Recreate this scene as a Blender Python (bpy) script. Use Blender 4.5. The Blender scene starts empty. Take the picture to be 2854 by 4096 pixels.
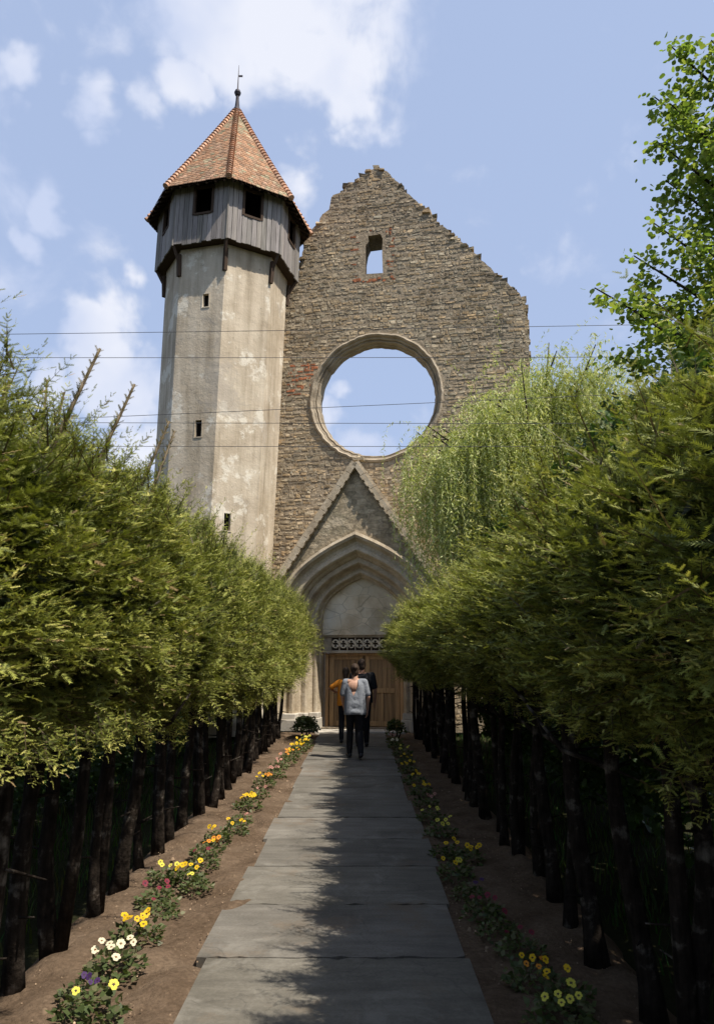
import bpy, bmesh, math, random
import numpy as np
from mathutils import Vector, Matrix
from math import sin, cos, pi, radians, sqrt, atan2, tan

# ------------------------------------------------------------------ camera, sky, sun, exposure
S = bpy.context.scene
COL = S.collection
cam_d = bpy.data.cameras.new("camera"); cam = bpy.data.objects.new("camera", cam_d); COL.objects.link(cam)
cam.location = (0, 0, 1.65)
cam.rotation_euler = (radians(90 + 11.48), 0, 0)
cam_d.sensor_fit = 'VERTICAL'; cam_d.sensor_height = 36; cam_d.lens = 25.87
cam_d.clip_start = 0.05; cam_d.clip_end = 2000
S.camera = cam
SUN_AZ = radians(54); SUN_EL = radians(60)            # azimuth from -Y toward +X
SKY_STRENGTH = 0.10
SUN_STRENGTH = 4.7
sd = Vector((sin(SUN_AZ)*cos(SUN_EL), -cos(SUN_AZ)*cos(SUN_EL), sin(SUN_EL)))
sl = bpy.data.lights.new("sun", 'SUN'); sl.energy = SUN_STRENGTH; sl.angle = radians(0.5); sl.color = (1.0, 0.93, 0.82)
so = bpy.data.objects.new("sun", sl); COL.objects.link(so)
so.rotation_euler = sd.to_track_quat('Z', 'Y').to_euler(); so.location = (20, -20, 30)
S.view_settings.view_transform = 'Standard'; S.view_settings.look = 'None'
S.view_settings.exposure = 0.42; S.view_settings.gamma = 1.0
S.cycles.max_bounces = 6; S.cycles.diffuse_bounces = 3; S.cycles.transmission_bounces = 4
S.cycles.transparent_max_bounces = 4

def N(nt, t, **kw):
    n = nt.nodes.new(t)
    for k, v in kw.items():
        if k.startswith('i_'):
            n.inputs[k[2:].replace('_', ' ')].default_value = v
        else: setattr(n, k, v)
    return n
def ramp(nt, stops, interp='LINEAR'):
    n = nt.nodes.new('ShaderNodeValToRGB'); n.color_ramp.interpolation = interp
    e = n.color_ramp.elements
    while len(e) < len(stops): e.new(0.5)
    for i, (p, c) in enumerate(stops):
        e[i].position = p; e[i].color = (c[0], c[1], c[2], 1) if hasattr(c, '__len__') else (c, c, c, 1)
    return n
def math_n(nt, op, a, b=None, c=None, clamp=False):
    n = nt.nodes.new('ShaderNodeMath'); n.operation = op; n.use_clamp = clamp
    for i, v in enumerate((a, b, c)):
        if v is None: continue
        if isinstance(v, (int, float)): n.inputs[i].default_value = v
        else: nt.links.new(v, n.inputs[i])
    return n.outputs[0]
def mixc(nt, fac, a, b, mode='MIX'):
    n = nt.nodes.new('ShaderNodeMix'); n.data_type = 'RGBA'; n.blend_type = mode
    for k, v in ((0, fac), (6, a), (7, b)):
        if isinstance(v, (int, float)): n.inputs[k].default_value = v
        elif isinstance(v, tuple): n.inputs[k].default_value = (v[0], v[1], v[2], 1)
        else: nt.links.new(v, n.inputs[k])
    return n.outputs[2]

W = bpy.data.worlds.new("World"); S.world = W; W.use_nodes = True
nt = W.node_tree; nt.nodes.clear()
out = N(nt, 'ShaderNodeOutputWorld'); bg = N(nt, 'ShaderNodeBackground'); bg.inputs[1].default_value = SKY_STRENGTH
nt.links.new(bg.outputs[0], out.inputs[0])
sky = N(nt, 'ShaderNodeTexSky'); sky.sky_type = 'NISHITA'; sky.sun_disc = False
sky.sun_elevation = SUN_EL; sky.sun_rotation = radians(126); sky.air_density = 1.0; sky.dust_density = 1.5; sky.ozone_density = 1.5
tc = N(nt, 'ShaderNodeTexCoord')
# clouds : a noise in the sky's direction, with banks of cloud standing in given compass directions
blobs = [  # (x, z per unit y) direction, angular radius, weight
    (-0.247, 0.921, 0.046, 1.0), (-0.142, 0.971, 0.076, 0.95), (-0.042, 0.946, 0.062, 1.0), (-0.014, 0.856, 0.042, 1.0), (-0.007, 0.793, 0.032, 0.8), (-0.175, 1.116, 0.126, 1.0), (-0.058, 1.098, 0.098, 0.95), (-0.301, 1.013, 0.039, 0.6), (0.057, 0.979, 0.030, 0.45), (-0.417, 0.840, 0.042, 0.85), (-0.456, 0.888, 0.028, 0.6), (-0.314, 0.856, 0.038, 0.7), (-0.392, 0.785, 0.030, 0.6), (-0.559, 0.937, 0.031, 0.95), (-0.544, 0.856, 0.027, 0.6), (-0.428, 0.996, 0.052, 0.45), (-0.477, 0.685, 0.029, 0.7), (-0.528, 0.647, 0.024, 0.7), (-0.369, 0.439, 0.071, 1.0), (-0.418, 0.488, 0.042, 0.85), (-0.321, 0.398, 0.067, 0.95), (-0.449, 0.398, 0.057, 0.85), (-0.296, 0.298, 0.068, 0.9), (-0.467, 0.311, 0.062, 0.7), (-0.310, 0.538, 0.024, 0.5), (0.000, 0.371, 0.030, 0.85), (-0.022, 0.308, 0.039, 0.95), (0.025, 0.272, 0.036, 0.5), (-0.068, 0.708, 0.033, 0.5), (-0.055, 0.769, 0.033, 0.45), (-1.2, .6, .35, .6), (1.6, .9, .3, .5), (.9, -.2, .01, .1)]
def blob_dir(u, v):
    return Vector((u, 1, v)).normalized()
field = None
noise_w = N(nt, 'ShaderNodeTexNoise', i_Scale=4.0, i_Detail=5.0, i_Roughness=0.6); nt.links.new(tc.outputs['Generated'], noise_w.inputs['Vector'])
vadd = N(nt, 'ShaderNodeVectorMath', operation='MULTIPLY_ADD')
nt.links.new(noise_w.outputs['Color'], vadd.inputs[0]); vadd.inputs[1].default_value = (.22, .22, .22)
vsub = N(nt, 'ShaderNodeVectorMath', operation='SUBTRACT'); nt.links.new(tc.outputs['Generated'], vsub.inputs[0]); vsub.inputs[1].default_value = (.11, .11, .11)
nt.links.new(vsub.outputs[0], vadd.inputs[2])
for (u, v, s_, w_) in blobs:
    d = blob_dir(u, v); s_ = s_ * 1.05
    dist = N(nt, 'ShaderNodeVectorMath', operation='DISTANCE'); nt.links.new(vadd.outputs[0], dist.inputs[0]); dist.inputs[1].default_value = d
    mr = N(nt, 'ShaderNodeMapRange', interpolation_type='SMOOTHSTEP'); nt.links.new(dist.outputs['Value'], mr.inputs['Value'])
    mr.inputs['From Min'].default_value = 0; mr.inputs['From Max'].default_value = s_ * 1.5
    mr.inputs['To Min'].default_value = w_; mr.inputs['To Max'].default_value = 0
    field = mr.outputs[0] if field is None else math_n(nt, 'MAXIMUM', field, mr.outputs[0])
fine = N(nt, 'ShaderNodeTexNoise', i_Scale=9.0, i_Detail=8.0, i_Roughness=0.55, i_Distortion=.3); nt.links.new(tc.outputs['Generated'], fine.inputs['Vector'])
cl = math_n(nt, 'MULTIPLY_ADD', math_n(nt, 'SUBTRACT', fine.outputs['Fac'], .5), 1.9, field)
mr = N(nt, 'ShaderNodeMapRange', interpolation_type='SMOOTHSTEP'); nt.links.new(cl, mr.inputs['Value'])
mr.inputs['From Min'].default_value = .14; mr.inputs['From Max'].default_value = .66
shade = N(nt, 'ShaderNodeTexNoise', i_Scale=6.0, i_Detail=4.0); nt.links.new(tc.outputs['Generated'], shade.inputs['Vector'])
ccol = ramp(nt, [(.38, (4.6, 5.2, 6.8)), (.64, (6.8, 6.95, 7.6))]); nt.links.new(shade.outputs['Fac'], ccol.inputs[0])
# the haze is thickest away from the sun, ahead of the camera; the dome behind stays a deeper blue
hz = N(nt, 'ShaderNodeVectorMath', operation='DOT_PRODUCT'); nt.links.new(tc.outputs['Generated'], hz.inputs[0]); hz.inputs[1].default_value = (0, .9, .43)
hm = N(nt, 'ShaderNodeMapRange', interpolation_type='SMOOTHSTEP'); nt.links.new(hz.outputs['Value'], hm.inputs['Value'])
hm.inputs['From Min'].default_value = -.2; hm.inputs['From Max'].default_value = .75; hm.inputs['To Min'].default_value = .35; hm.inputs['To Max'].default_value = .72
pale = mixc(nt, hm.outputs[0], sky.outputs[0], (3.9, 4.8, 6.9))
veil = mixc(nt, math_n(nt, 'MULTIPLY', mr.outputs[0], .88), pale, ccol.outputs[0])
nt.links.new(veil, bg.inputs[0])

# ------------------------------------------------------------------ helpers
rng = np.random.default_rng(7); random.seed(7)

def tag(o, label=None, cat=None, group=None, kind=None):
    if label: o['label'] = label
    if cat: o['category'] = cat
    if group: o['group'] = group
    if kind: o['kind'] = kind
    return o
def empty(name, loc=(0, 0, 0), rz=0.0):
    o = bpy.data.objects.new(name, None); COL.objects.link(o); o.location = loc; o.rotation_euler = (0, 0, rz)
    o.empty_display_size = .1
    return o
def link(name, me, parent=None, loc=None, rot=None):
    o = bpy.data.objects.new(name, me); COL.objects.link(o)
    if parent: o.parent = parent
    if loc is not None: o.location = loc
    if rot is not None: o.rotation_euler = rot
    return o
def copy_tree(root):
    c = root.copy(); COL.objects.link(c)
    for ch in list(root.children):
        d = ch.copy(); COL.objects.link(d); d.parent = c
        for g in list(ch.children):
            e = g.copy(); COL.objects.link(e); e.parent = d
    return c
def mesh_np(name, V, F, tint=None, mat=None, smooth=False):
    """V (n,3) F (m,k); tint (m,3) linear colour per face"""
    V = np.asarray(V, np.float32); F = np.asarray(F, np.int32); k = F.shape[1]
    me = bpy.data.meshes.new(name); me.vertices.add(len(V)); me.vertices.foreach_set('co', V.ravel())
    me.loops.add(F.size); me.loops.foreach_set('vertex_index', F.ravel())
    me.polygons.add(len(F)); me.polygons.foreach_set('loop_start', np.arange(0, F.size, k, dtype=np.int32))
    me.polygons.foreach_set('loop_total', np.full(len(F), k, np.int32))
    me.update(calc_edges=True)
    if tint is not None:
        a = me.attributes.new('tint', 'FLOAT_COLOR', 'FACE')
        c = np.ones((len(F), 4), np.float32); c[:, :3] = tint; a.data.foreach_set('color', c.ravel())
    if smooth: me.polygons.foreach_set('use_smooth', np.ones(len(F), bool))
    if mat: me.materials.append(mat)
    return me
class MB:
    """collects shapes with a tint per face; build() links ONE mesh object"""
    def __init__(s): s.v = []; s.f = []; s.t = []
    def add(s, V, F, t=(1, 1, 1)):
        b = len(s.v); s.v += [tuple(p) for p in V]; s.f += [tuple(b+i for i in q) for q in F]
        s.t += [t]*len(F)
    def box(s, x0, x1, y0, y1, z0, z1, t=(1, 1, 1), j=0.0, M=None):
        P = [(x0,y0,z0),(x1,y0,z0),(x1,y1,z0),(x0,y1,z0),(x0,y0,z1),(x1,y0,z1),(x1,y1,z1),(x0,y1,z1)]
        if j: P = [tuple(c + random.uniform(-j, j) for c in p) for p in P]
        if M: P = [tuple(M @ Vector(p)) for p in P]
        s.add(P, [(0,3,2,1),(4,5,6,7),(0,1,5,4),(1,2,6,5),(2,3,7,6),(3,0,4,7)], t)
    def tube(s, pts, rad, n=8, t=(1, 1, 1), cap=True):
        pts = [Vector(p) for p in pts]
        if isinstance(rad, (int, float)): rad = [rad]*len(pts)
        rings = []
        for i, p in enumerate(pts):
            d = (pts[min(i+1, len(pts)-1)] - pts[max(i-1, 0)]).normalized()
            a = Vector((0, 0, 1)) if abs(d.z) < .9 else Vector((1, 0, 0))
            u = d.cross(a).normalized(); w = d.cross(u)
            rings.append([p + rad[i]*(cos(2*pi*k/n)*u + sin(2*pi*k/n)*w) for k in range(n)])
        V = [q for r in rings for q in r]; F = []
        for i in range(len(pts)-1):
            for k in range(n):
                F.append((i*n+k, i*n+(k+1) % n, (i+1)*n+(k+1) % n, (i+1)*n+k))
        if cap: F += [tuple(range(n-1, -1, -1)), tuple((len(pts)-1)*n+k for k in range(n))]
        s.add(V, F, t)
    def lathe(s, prof, c=(0, 0, 0), n=16, t=(1, 1, 1)):
        V = []; F = []
        for (r, z) in prof:
            V += [(c[0]+r*cos(2*pi*k/n), c[1]+r*sin(2*pi*k/n), c[2]+z) for k in range(n)]
        for i in range(len(prof)-1):
            for k in range(n): F.append((i*n+k, i*n+(k+1) % n, (i+1)*n+(k+1) % n, (i+1)*n+k))
        s.add(V, F, t)
    def build(s, name, mat, parent=None, smooth=False, bevel=0.0, loc=None, rot=None):
        me = bpy.data.meshes.new(name); me.from_pydata(s.v, [], s.f)
        a = me.attributes.new('tint', 'FLOAT_COLOR', 'FACE')
        c = np.ones((len(s.f), 4), np.float32); c[:, :3] = np.array(s.t); a.data.foreach_set('color', c.ravel())
        if smooth: me.polygons.foreach_set('use_smooth', np.ones(len(s.f), bool))
        me.materials.append(mat); me.validate()
        o = link(name, me, parent, loc, rot)
        if bevel:
            b = o.modifiers.new('bevel', 'BEVEL'); b.width = bevel; b.segments = 2; b.limit_method = 'ANGLE'
        return o
def prism(name, outer, holes, y0, y1, mat, parent, splay=None):
    """polygon in x,z with holes, extruded y0..y1; splay: per hole list of back outlines"""
    bm = bmesh.new()
    loops = [outer] + holes; back = [outer] + (splay or holes)
    fr = [[bm.verts.new((x, y0, z)) for x, z in L] for L in loops]
    bk = [[bm.verts.new((x, y1, z)) for x, z in L] for L in back]
    for side in (fr, bk):
        es = []
        for L in side:
            for i in range(len(L)): es.append(bm.edges.new((L[i], L[(i+1) % len(L)])))
        bmesh.ops.triangle_fill(bm, use_beauty=True, use_dissolve=False, edges=es)
    for a, b in zip(fr, bk):
        n = len(a)
        for i in range(n): bm.faces.new((a[i], a[(i+1) % n], b[(i+1) % n], b[i]))
    bmesh.ops.recalc_face_normals(bm, faces=bm.faces)
    me = bpy.data.meshes.new(name); bm.to_mesh(me); bm.free(); me.materials.append(mat)
    return link(name, me, parent)
def inst(TV, TF, base, X, Y, Z, scale):
    """place template TV (k,3) at base (n,3) with frames X,Y,Z (n,3) and scale (n,)"""
    n = len(base); k = len(TV)
    R = np.stack([X, Y, Z], 1) * scale[:, None, None]        # n,3(axis),3
    V = base[:, None, :] + np.einsum('ka,nab->nkb', TV, R)
    F = TF[None] + (np.arange(n)*k)[:, None, None]
    return V.reshape(-1, 3), F.reshape(-1, TF.shape[1])
def norm(a): return a / np.maximum(np.linalg.norm(a, axis=-1, keepdims=True), 1e-9)

# ------------------------------------------------------------------ materials
def mat(name, base=None, rough=.8, tint=False, noise=None, bump=None, spec=.3, metal=0.0, transl=0.0, fn=None):
    m = bpy.data.materials.new(name); m.use_nodes = True; nt = m.node_tree
    b = nt.nodes['Principled BSDF']; b.inputs['Roughness'].default_value = rough
    b.inputs['Specular IOR Level'].default_value = spec; b.inputs['Metallic'].default_value = metal
    tcn = N(nt, 'ShaderNodeTexCoord'); co = tcn.outputs['Object']
    c = None
    if noise:        # list of (scale, detail, stops)
        for i, (sc, det, stops, mode, fac) in enumerate(noise):
            nz = N(nt, 'ShaderNodeTexNoise', i_Scale=sc, i_Detail=det, i_Roughness=.6); nt.links.new(co, nz.inputs['Vector'])
            r = ramp(nt, stops); nt.links.new(nz.outputs['Fac'], r.inputs[0])
            c = r.outputs[0] if c is None else mixc(nt, fac, c, r.outputs[0], mode)
    if c is None: c = mixc(nt, 0.0, base, base)
    if tint:
        at = N(nt, 'ShaderNodeAttribute', attribute_name='tint'); c = mixc(nt, 1.0, c, at.outputs['Color'], 'MULTIPLY')
    if fn: c = fn(nt, co, c, b)
    nt.links.new(c, b.inputs['Base Color'])
    if bump:
        prev = None
        for (sc, st, ds) in bump:
            nz = N(nt, 'ShaderNodeTexNoise', i_Scale=sc, i_Detail=6.0, i_Roughness=.65); nt.links.new(co, nz.inputs['Vector'])
            bp = N(nt, 'ShaderNodeBump'); bp.inputs['Strength'].default_value = st; bp.inputs['Distance'].default_value = ds
            nt.links.new(nz.outputs['Fac'], bp.inputs['Height'])
            if prev: nt.links.new(prev, bp.inputs['Normal'])
            prev = bp.outputs[0]
        nt.links.new(prev, b.inputs['Normal'])
    if transl:
        tr = N(nt, 'ShaderNodeBsdfTranslucent'); nt.links.new(mixc(nt, 1.0, c, (1.0, 1.06, .5), 'MULTIPLY'), tr.inputs[0])
        ms = N(nt, 'ShaderNodeMixShader'); ms.inputs[0].default_value = transl
        o = nt.nodes['Material Output']
        nt.links.new(b.outputs[0], ms.inputs[1]); nt.links.new(tr.outputs[0], ms.inputs[2]); nt.links.new(ms.outputs[0], o.inputs[0])
    return m
G = lambda v: (v, v, v)
M_rubble = mat('rubble stone', tint=True, rough=.95, spec=.15, noise=[(9, 6, [(.3, G(.55)), (.7, G(1.15))], 'MIX', 1), (.8, 6, [(.32, (.62, .60, .56)), (.5, (.95, .93, .88)), (.66, (1.22, 1.16, 1.04))], 'MULTIPLY', 1), (2.6, 5, [(.35, (.80, .80, .76)), (.62, (1.12, 1.08, 1.0))], 'MULTIPLY', 1)], bump=[(18, .6, .03)])
M_mortar = mat('lime mortar', rough=.95, spec=.1, noise=[(1.2, 6, [(.3, (.32, .255, .18)), (.55, (.46, .375, .27)), (.75, (.54, .45, .335))], 'MIX', 1), (14, 5, [(.3, G(.55)), (.7, G(1.1))], 'MULTIPLY', 1)], bump=[(10, .8, .06), (40, .5, .02)])
def block_fn(sx, sz, joint, contrast):
    def fn(nt, co, c, b):
        # irregular coursed blocks with sunk joints
        wn = N(nt, 'ShaderNodeTexNoise', i_Scale=3.0, i_Detail=3.0); nt.links.new(co, wn.inputs['Vector'])
        ad = N(nt, 'ShaderNodeVectorMath', operation='MULTIPLY_ADD'); nt.links.new(wn.outputs['Color'], ad.inputs[0]); ad.inputs[1].default_value = (.10, 0, .08); nt.links.new(co, ad.inputs[2])
        mp = N(nt, 'ShaderNodeMapping'); mp.inputs['Scale'].default_value = (sx, .01, sz); nt.links.new(ad.outputs[0], mp.inputs[0])
        v = N(nt, 'ShaderNodeTexVoronoi', i_Scale=1.0, i_Randomness=.75, distance='CHEBYCHEV'); nt.links.new(mp.outputs[0], v.inputs['Vector'])
        v2 = N(nt, 'ShaderNodeTexVoronoi', i_Scale=1.0, i_Randomness=.75, feature='DISTANCE_TO_EDGE'); nt.links.new(mp.outputs[0], v2.inputs['Vector'])
        sp = N(nt, 'ShaderNodeSeparateColor'); nt.links.new(v.outputs['Color'], sp.inputs[0])
        r = ramp(nt, [(0, (1-contrast, 1-contrast, 1-contrast*1.1)), (1, (1.05, 1.03, 1.0))]); nt.links.new(sp.outputs[0], r.inputs[0])
        c = mixc(nt, 1.0, c, r.outputs[0], 'MULTIPLY')
        e = ramp(nt, [(0, 1.0), (joint, 0.0)]); nt.links.new(v2.outputs['Distance'], e.inputs[0])
        return mixc(nt, math_n(nt, 'MULTIPLY', e.outputs[0], .55), c, (.17, .14, .10))
    return fn
M_dressed = mat('dressed stone', rough=.9, spec=.15, noise=[(2.2, 6, [(.3, (.34, .27, .19)), (.5, (.52, .43, .31)), (.7, (.62, .54, .42))], 'MIX', 1), (20, 4, [(.3, G(.75)), (.7, G(1.05))], 'MULTIPLY', 1)], bump=[(12, .5, .02), (45, .4, .01)])
M_tymp = mat('pale tympanum blocks', rough=.9, spec=.15, fn=block_fn(2.0, 3.2, .02, .22), noise=[(1.6, 5, [(.35, (.60, .49, .34)), (.5, (.75, .65, .49)), (.68, (.82, .76, .64))], 'MIX', 1)], bump=[(10, .4, .02)])
M_gable = mat('weathered gable masonry', rough=.95, spec=.12, fn=block_fn(3.2, 8.0, .06, .42), noise=[(1.8, 7, [(.3, (.34, .275, .19)), (.5, (.54, .44, .31)), (.72, (.66, .57, .43))], 'MIX', 1), (9, 5, [(.3, G(.6)), (.7, G(1.1))], 'MULTIPLY', 1)], bump=[(7, .8, .05), (30, .5, .02)])
M_rose = mat('rose window moulding stone', rough=.9, spec=.15, noise=[(2.5, 6, [(.3, (.26, .21, .15)), (.55, (.40, .335, .25)), (.75, (.48, .41, .32))], 'MIX', 1)], bump=[(14, .6, .03)])
def plaster_fn(nt, co, c, b):
    # vertical weather streaks and bare patches where the plaster has fallen
    mp = N(nt, 'ShaderNodeMapping'); mp.inputs['Scale'].default_value = (2.6, 2.6, .22); nt.links.new(co, mp.inputs[0])
    nz = N(nt, 'ShaderNodeTexNoise', i_Scale=1.6, i_Detail=7.0, i_Roughness=.65); nt.links.new(mp.outputs[0], nz.inputs['Vector'])
    r = ramp(nt, [(.30, (.55, .52, .47)), (.46, (.86, .84, .80)), (.65, (1.08, 1.07, 1.05))]); nt.links.new(nz.outputs['Fac'], r.inputs[0])
    c = mixc(nt, .9, c, r.outputs[0], 'MULTIPLY')
    n2 = N(nt, 'ShaderNodeTexNoise', i_Scale=1.3, i_Detail=8.0, i_Roughness=.72); nt.links.new(co, n2.inputs['Vector'])
    r2 = ramp(nt, [(.56, 0.0), (.61, 1.0)]); nt.links.new(n2.outputs['Fac'], r2.inputs[0])
    c = mixc(nt, math_n(nt, 'MULTIPLY', r2.outputs[0], .7), c, (.80, .74, .62))
    n4 = N(nt, 'ShaderNodeTexNoise', i_Scale=.9, i_Detail=9.0, i_Roughness=.75, i_Distortion=.5); mp4 = N(nt, 'ShaderNodeMapping'); mp4.inputs['Location'].default_value = (7, 3, 2); nt.links.new(co, mp4.inputs[0]); nt.links.new(mp4.outputs[0], n4.inputs['Vector'])
    r4 = ramp(nt, [(.57, 0.0), (.63, 1.0)]); nt.links.new(n4.outputs['Fac'], r4.inputs[0])
    c = mixc(nt, math_n(nt, 'MULTIPLY', r4.outputs[0], .6), c, (.42, .365, .30))
    n3 = N(nt, 'ShaderNodeTexNoise', i_Scale=9.0, i_Detail=5.0, i_Roughness=.7); nt.links.new(co, n3.inputs['Vector'])
    r3 = ramp(nt, [(.655, 0.0), (.69, 1.0)]); nt.links.new(n3.outputs['Fac'], r3.inputs[0])
    return mixc(nt, math_n(nt, 'MULTIPLY', r3.outputs[0], .6), c, (.16, .13, .10))
M_plaster = mat('old lime plaster', rough=.9, spec=.15, fn=plaster_fn, noise=[(.9, 8, [(.3, (.45, .37, .275)), (.5, (.57, .485, .375)), (.7, (.65, .57, .455))], 'MIX', 1)], bump=[(3, .5, .04), (22, .5, .015)])
def wood_fn(nt, co, c, b):
    mp = N(nt, 'ShaderNodeMapping'); mp.inputs['Scale'].default_value = (14, 14, .7); nt.links.new(co, mp.inputs[0])
    nz = N(nt, 'ShaderNodeTexNoise', i_Scale=2.0, i_Detail=6.0, i_Roughness=.65); nt.links.new(mp.outputs[0], nz.inputs['Vector'])
    r = ramp(nt, [(.3, G(.55)), (.5, G(.95)), (.7, G(1.2))]); nt.links.new(nz.outputs['Fac'], r.inputs[0])
    return mixc(nt, 1.0, c, r.outputs[0], 'MULTIPLY')
M_board = mat('weathered grey boards', base=(.285, .262, .24), tint=True, rough=.85, spec=.15, fn=wood_fn, bump=[(40, .3, .01)])
M_darkwood = mat('dark old timber', base=(.075, .05, .035), rough=.85, spec=.15, fn=wood_fn)
M_void = mat('interior shade black', base=(.012, .010, .009), rough=.95, spec=.05)  # near-black colour stands in for shade inside the slits and gallery
M_tile = mat('clay roof tiles', tint=True, rough=.85, spec=.2, noise=[(5, 5, [(.3, G(.7)), (.7, G(1.15))], 'MIX', 1)], bump=[(30, .4, .01)])
M_iron = mat('dark iron', base=(.05, .045, .05), rough=.5, metal=.8)
M_door = mat('brown door wood', base=(.38, .235, .115), tint=True, rough=.6, fn=wood_fn)
def bark_fn(nt, co, c, b):
    mp = N(nt, 'ShaderNodeMapping'); mp.inputs['Scale'].default_value = (30, 30, 2.5); nt.links.new(co, mp.inputs[0])
    nz = N(nt, 'ShaderNodeTexNoise', i_Scale=1.5, i_Detail=5.0, i_Roughness=.65); nt.links.new(mp.outputs[0], nz.inputs['Vector'])
    r = ramp(nt, [(.35, G(.45)), (.6, G(1.1))]); nt.links.new(nz.outputs['Fac'], r.inputs[0])
    return mixc(nt, 1.0, c, r.outputs[0], 'MULTIPLY')
M_bark = mat('dark bark', rough=.95, spec=.1, fn=bark_fn, noise=[(7, 7, [(.3, (.012, .009, .007)), (.55, (.034, .026, .020)), (.68, (.20, .175, .145))], 'MIX', 1)], bump=[(30, .8, .02)])
M_leaf = mat('conifer needles', base=(1, 1, 1), tint=True, rough=.55, spec=.3, transl=.25)
M_broad = mat('broad leaves', base=(1, 1, 1), tint=True, rough=.5, spec=.35, transl=.35)
M_linden = mat('linden leaves', base=(1, 1, 1), tint=True, rough=.5, spec=.3, transl=.52)
M_petal = mat('petals', base=(1, 1, 1), tint=True, rough=.6, spec=.2, transl=.25)
M_cable = mat('cable sheath', base=(.06, .06, .065), rough=.6)
def soil_fn(nt, co, c, b):
    n3 = N(nt, 'ShaderNodeTexVoronoi', i_Scale=38.0); nt.links.new(co, n3.inputs['Vector'])
    r3 = ramp(nt, [(.0, G(1.12)), (.5, G(.8))]); nt.links.new(n3.outputs['Distance'], r3.inputs[0])
    return mixc(nt, .7, c, r3.outputs[0], 'MULTIPLY')
M_soil = mat('dry brown soil', rough=1, spec=.05, fn=soil_fn, noise=[(2.5, 8, [(.3, (.11, .074, .047)), (.5, (.165, .115, .077)), (.72, (.22, .158, .108))], 'MIX', 1), (30, 5, [(.3, G(.75)), (.7, G(1.15))], 'MULTIPLY', 1)], bump=[(16, .7, .04), (70, .7, .015)])
M_clod = mat('soil crumbs', base=(.21, .15, .10), tint=True, rough=1, spec=.05)
def slab_fn(nt, co, c, b):
    mp = N(nt, 'ShaderNodeMapping'); mp.inputs['Scale'].default_value = (.6, 3.5, 1); nt.links.new(co, mp.inputs[0])
    nz = N(nt, 'ShaderNodeTexNoise', i_Scale=3.0, i_Detail=6.0, i_Roughness=.6); nt.links.new(mp.outputs[0], nz.inputs['Vector'])
    r = ramp(nt, [(.35, G(.82)), (.65, G(1.12))]); nt.links.new(nz.outputs['Fac'], r.inputs[0])
    c = mixc(nt, 1.0, c, r.outputs[0], 'MULTIPLY')
    n3 = N(nt, 'ShaderNodeTexNoise', i_Scale=2.1, i_Detail=9.0, i_Roughness=.7, i_Distortion=.6); nt.links.new(co, n3.inputs['Vector'])
    r3 = ramp(nt, [(.54, 0.0), (.64, 1.0)]); nt.links.new(n3.outputs['Fac'], r3.inputs[0])
    c = mixc(nt, math_n(nt, 'MULTIPLY', r3.outputs[0], .34), c, (.30, .28, .24))
    n5 = N(nt, 'ShaderNodeTexNoise', i_Scale=1.3, i_Detail=8.0, i_Roughness=.75); mp5 = N(nt, 'ShaderNodeMapping'); mp5.inputs['Location'].default_value = (4, 9, 0); nt.links.new(co, mp5.inputs[0]); nt.links.new(mp5.outputs[0], n5.inputs['Vector'])
    r5 = ramp(nt, [(.55, 0.0), (.64, 1.0)]); nt.links.new(n5.outputs['Fac'], r5.inputs[0])
    c = mixc(nt, math_n(nt, 'MULTIPLY', r5.outputs[0], .5), c, (.17, .125, .085))
    n6 = N(nt, 'ShaderNodeTexVoronoi', i_Scale=1.1, feature='DISTANCE_TO_EDGE'); dm = N(nt, 'ShaderNodeVectorMath', operation='MULTIPLY_ADD'); n7 = N(nt, 'ShaderNodeTexNoise', i_Scale=5.0, i_Detail=5.0)
    nt.links.new(co, n7.inputs['Vector']); nt.links.new(n7.outputs['Color'], dm.inputs[0]); dm.inputs[1].default_value = (.3, .3, 0); nt.links.new(co, dm.inputs[2]); nt.links.new(dm.outputs[0], n6.inputs['Vector'])
    r6 = ramp(nt, [(0.0, 1.0), (.006, 0.0)]); nt.links.new(n6.outputs['Distance'], r6.inputs[0])
    return mixc(nt, math_n(nt, 'MULTIPLY', r6.outputs[0], .35), c, (.05, .045, .04))
M_slab = mat('worn concrete slabs', tint=True, rough=.85, spec=.2, fn=slab_fn, noise=[(1.6, 8, [(.3, (.12, .108, .088)), (.5, (.165, .15, .125)), (.7, (.205, .188, .158))], 'MIX', 1), (60, 4, [(.3, G(.85)), (.7, G(1.1))], 'MULTIPLY', 1)], bump=[(9, .4, .012), (90, .4, .004)])
M_step = mat('pale step stone', rough=.85, spec=.2, noise=[(3, 6, [(.3, (.42, .38, .32)), (.7, (.62, .57, .49))], 'MIX', 1)], bump=[(20, .4, .01)])
M_ground = mat('shade-darkened ground', rough=1, spec=.05, noise=[(.8, 8, [(.3, (.018, .017, .010)), (.5, (.028, .030, .013)), (.7, (.045, .04, .022))], 'MIX', 1)], bump=[(20, .8, .05)])  # ground colour darkened to paint the shade beyond the trunk rows
M_grass = mat('grass blades', base=(1, 1, 1), tint=True, rough=.7, spec=.2, transl=.25)

# ------------------------------------------------------------------ ground, soil, path, step
bm = MB(); bm.add([(-600, -300, -.16), (600, -300, -.16), (600, 900, -.16), (-600, 900, -.16)], [(0, 1, 2, 3)])
tag(bm.build('ground', M_ground), kind='structure')
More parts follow.
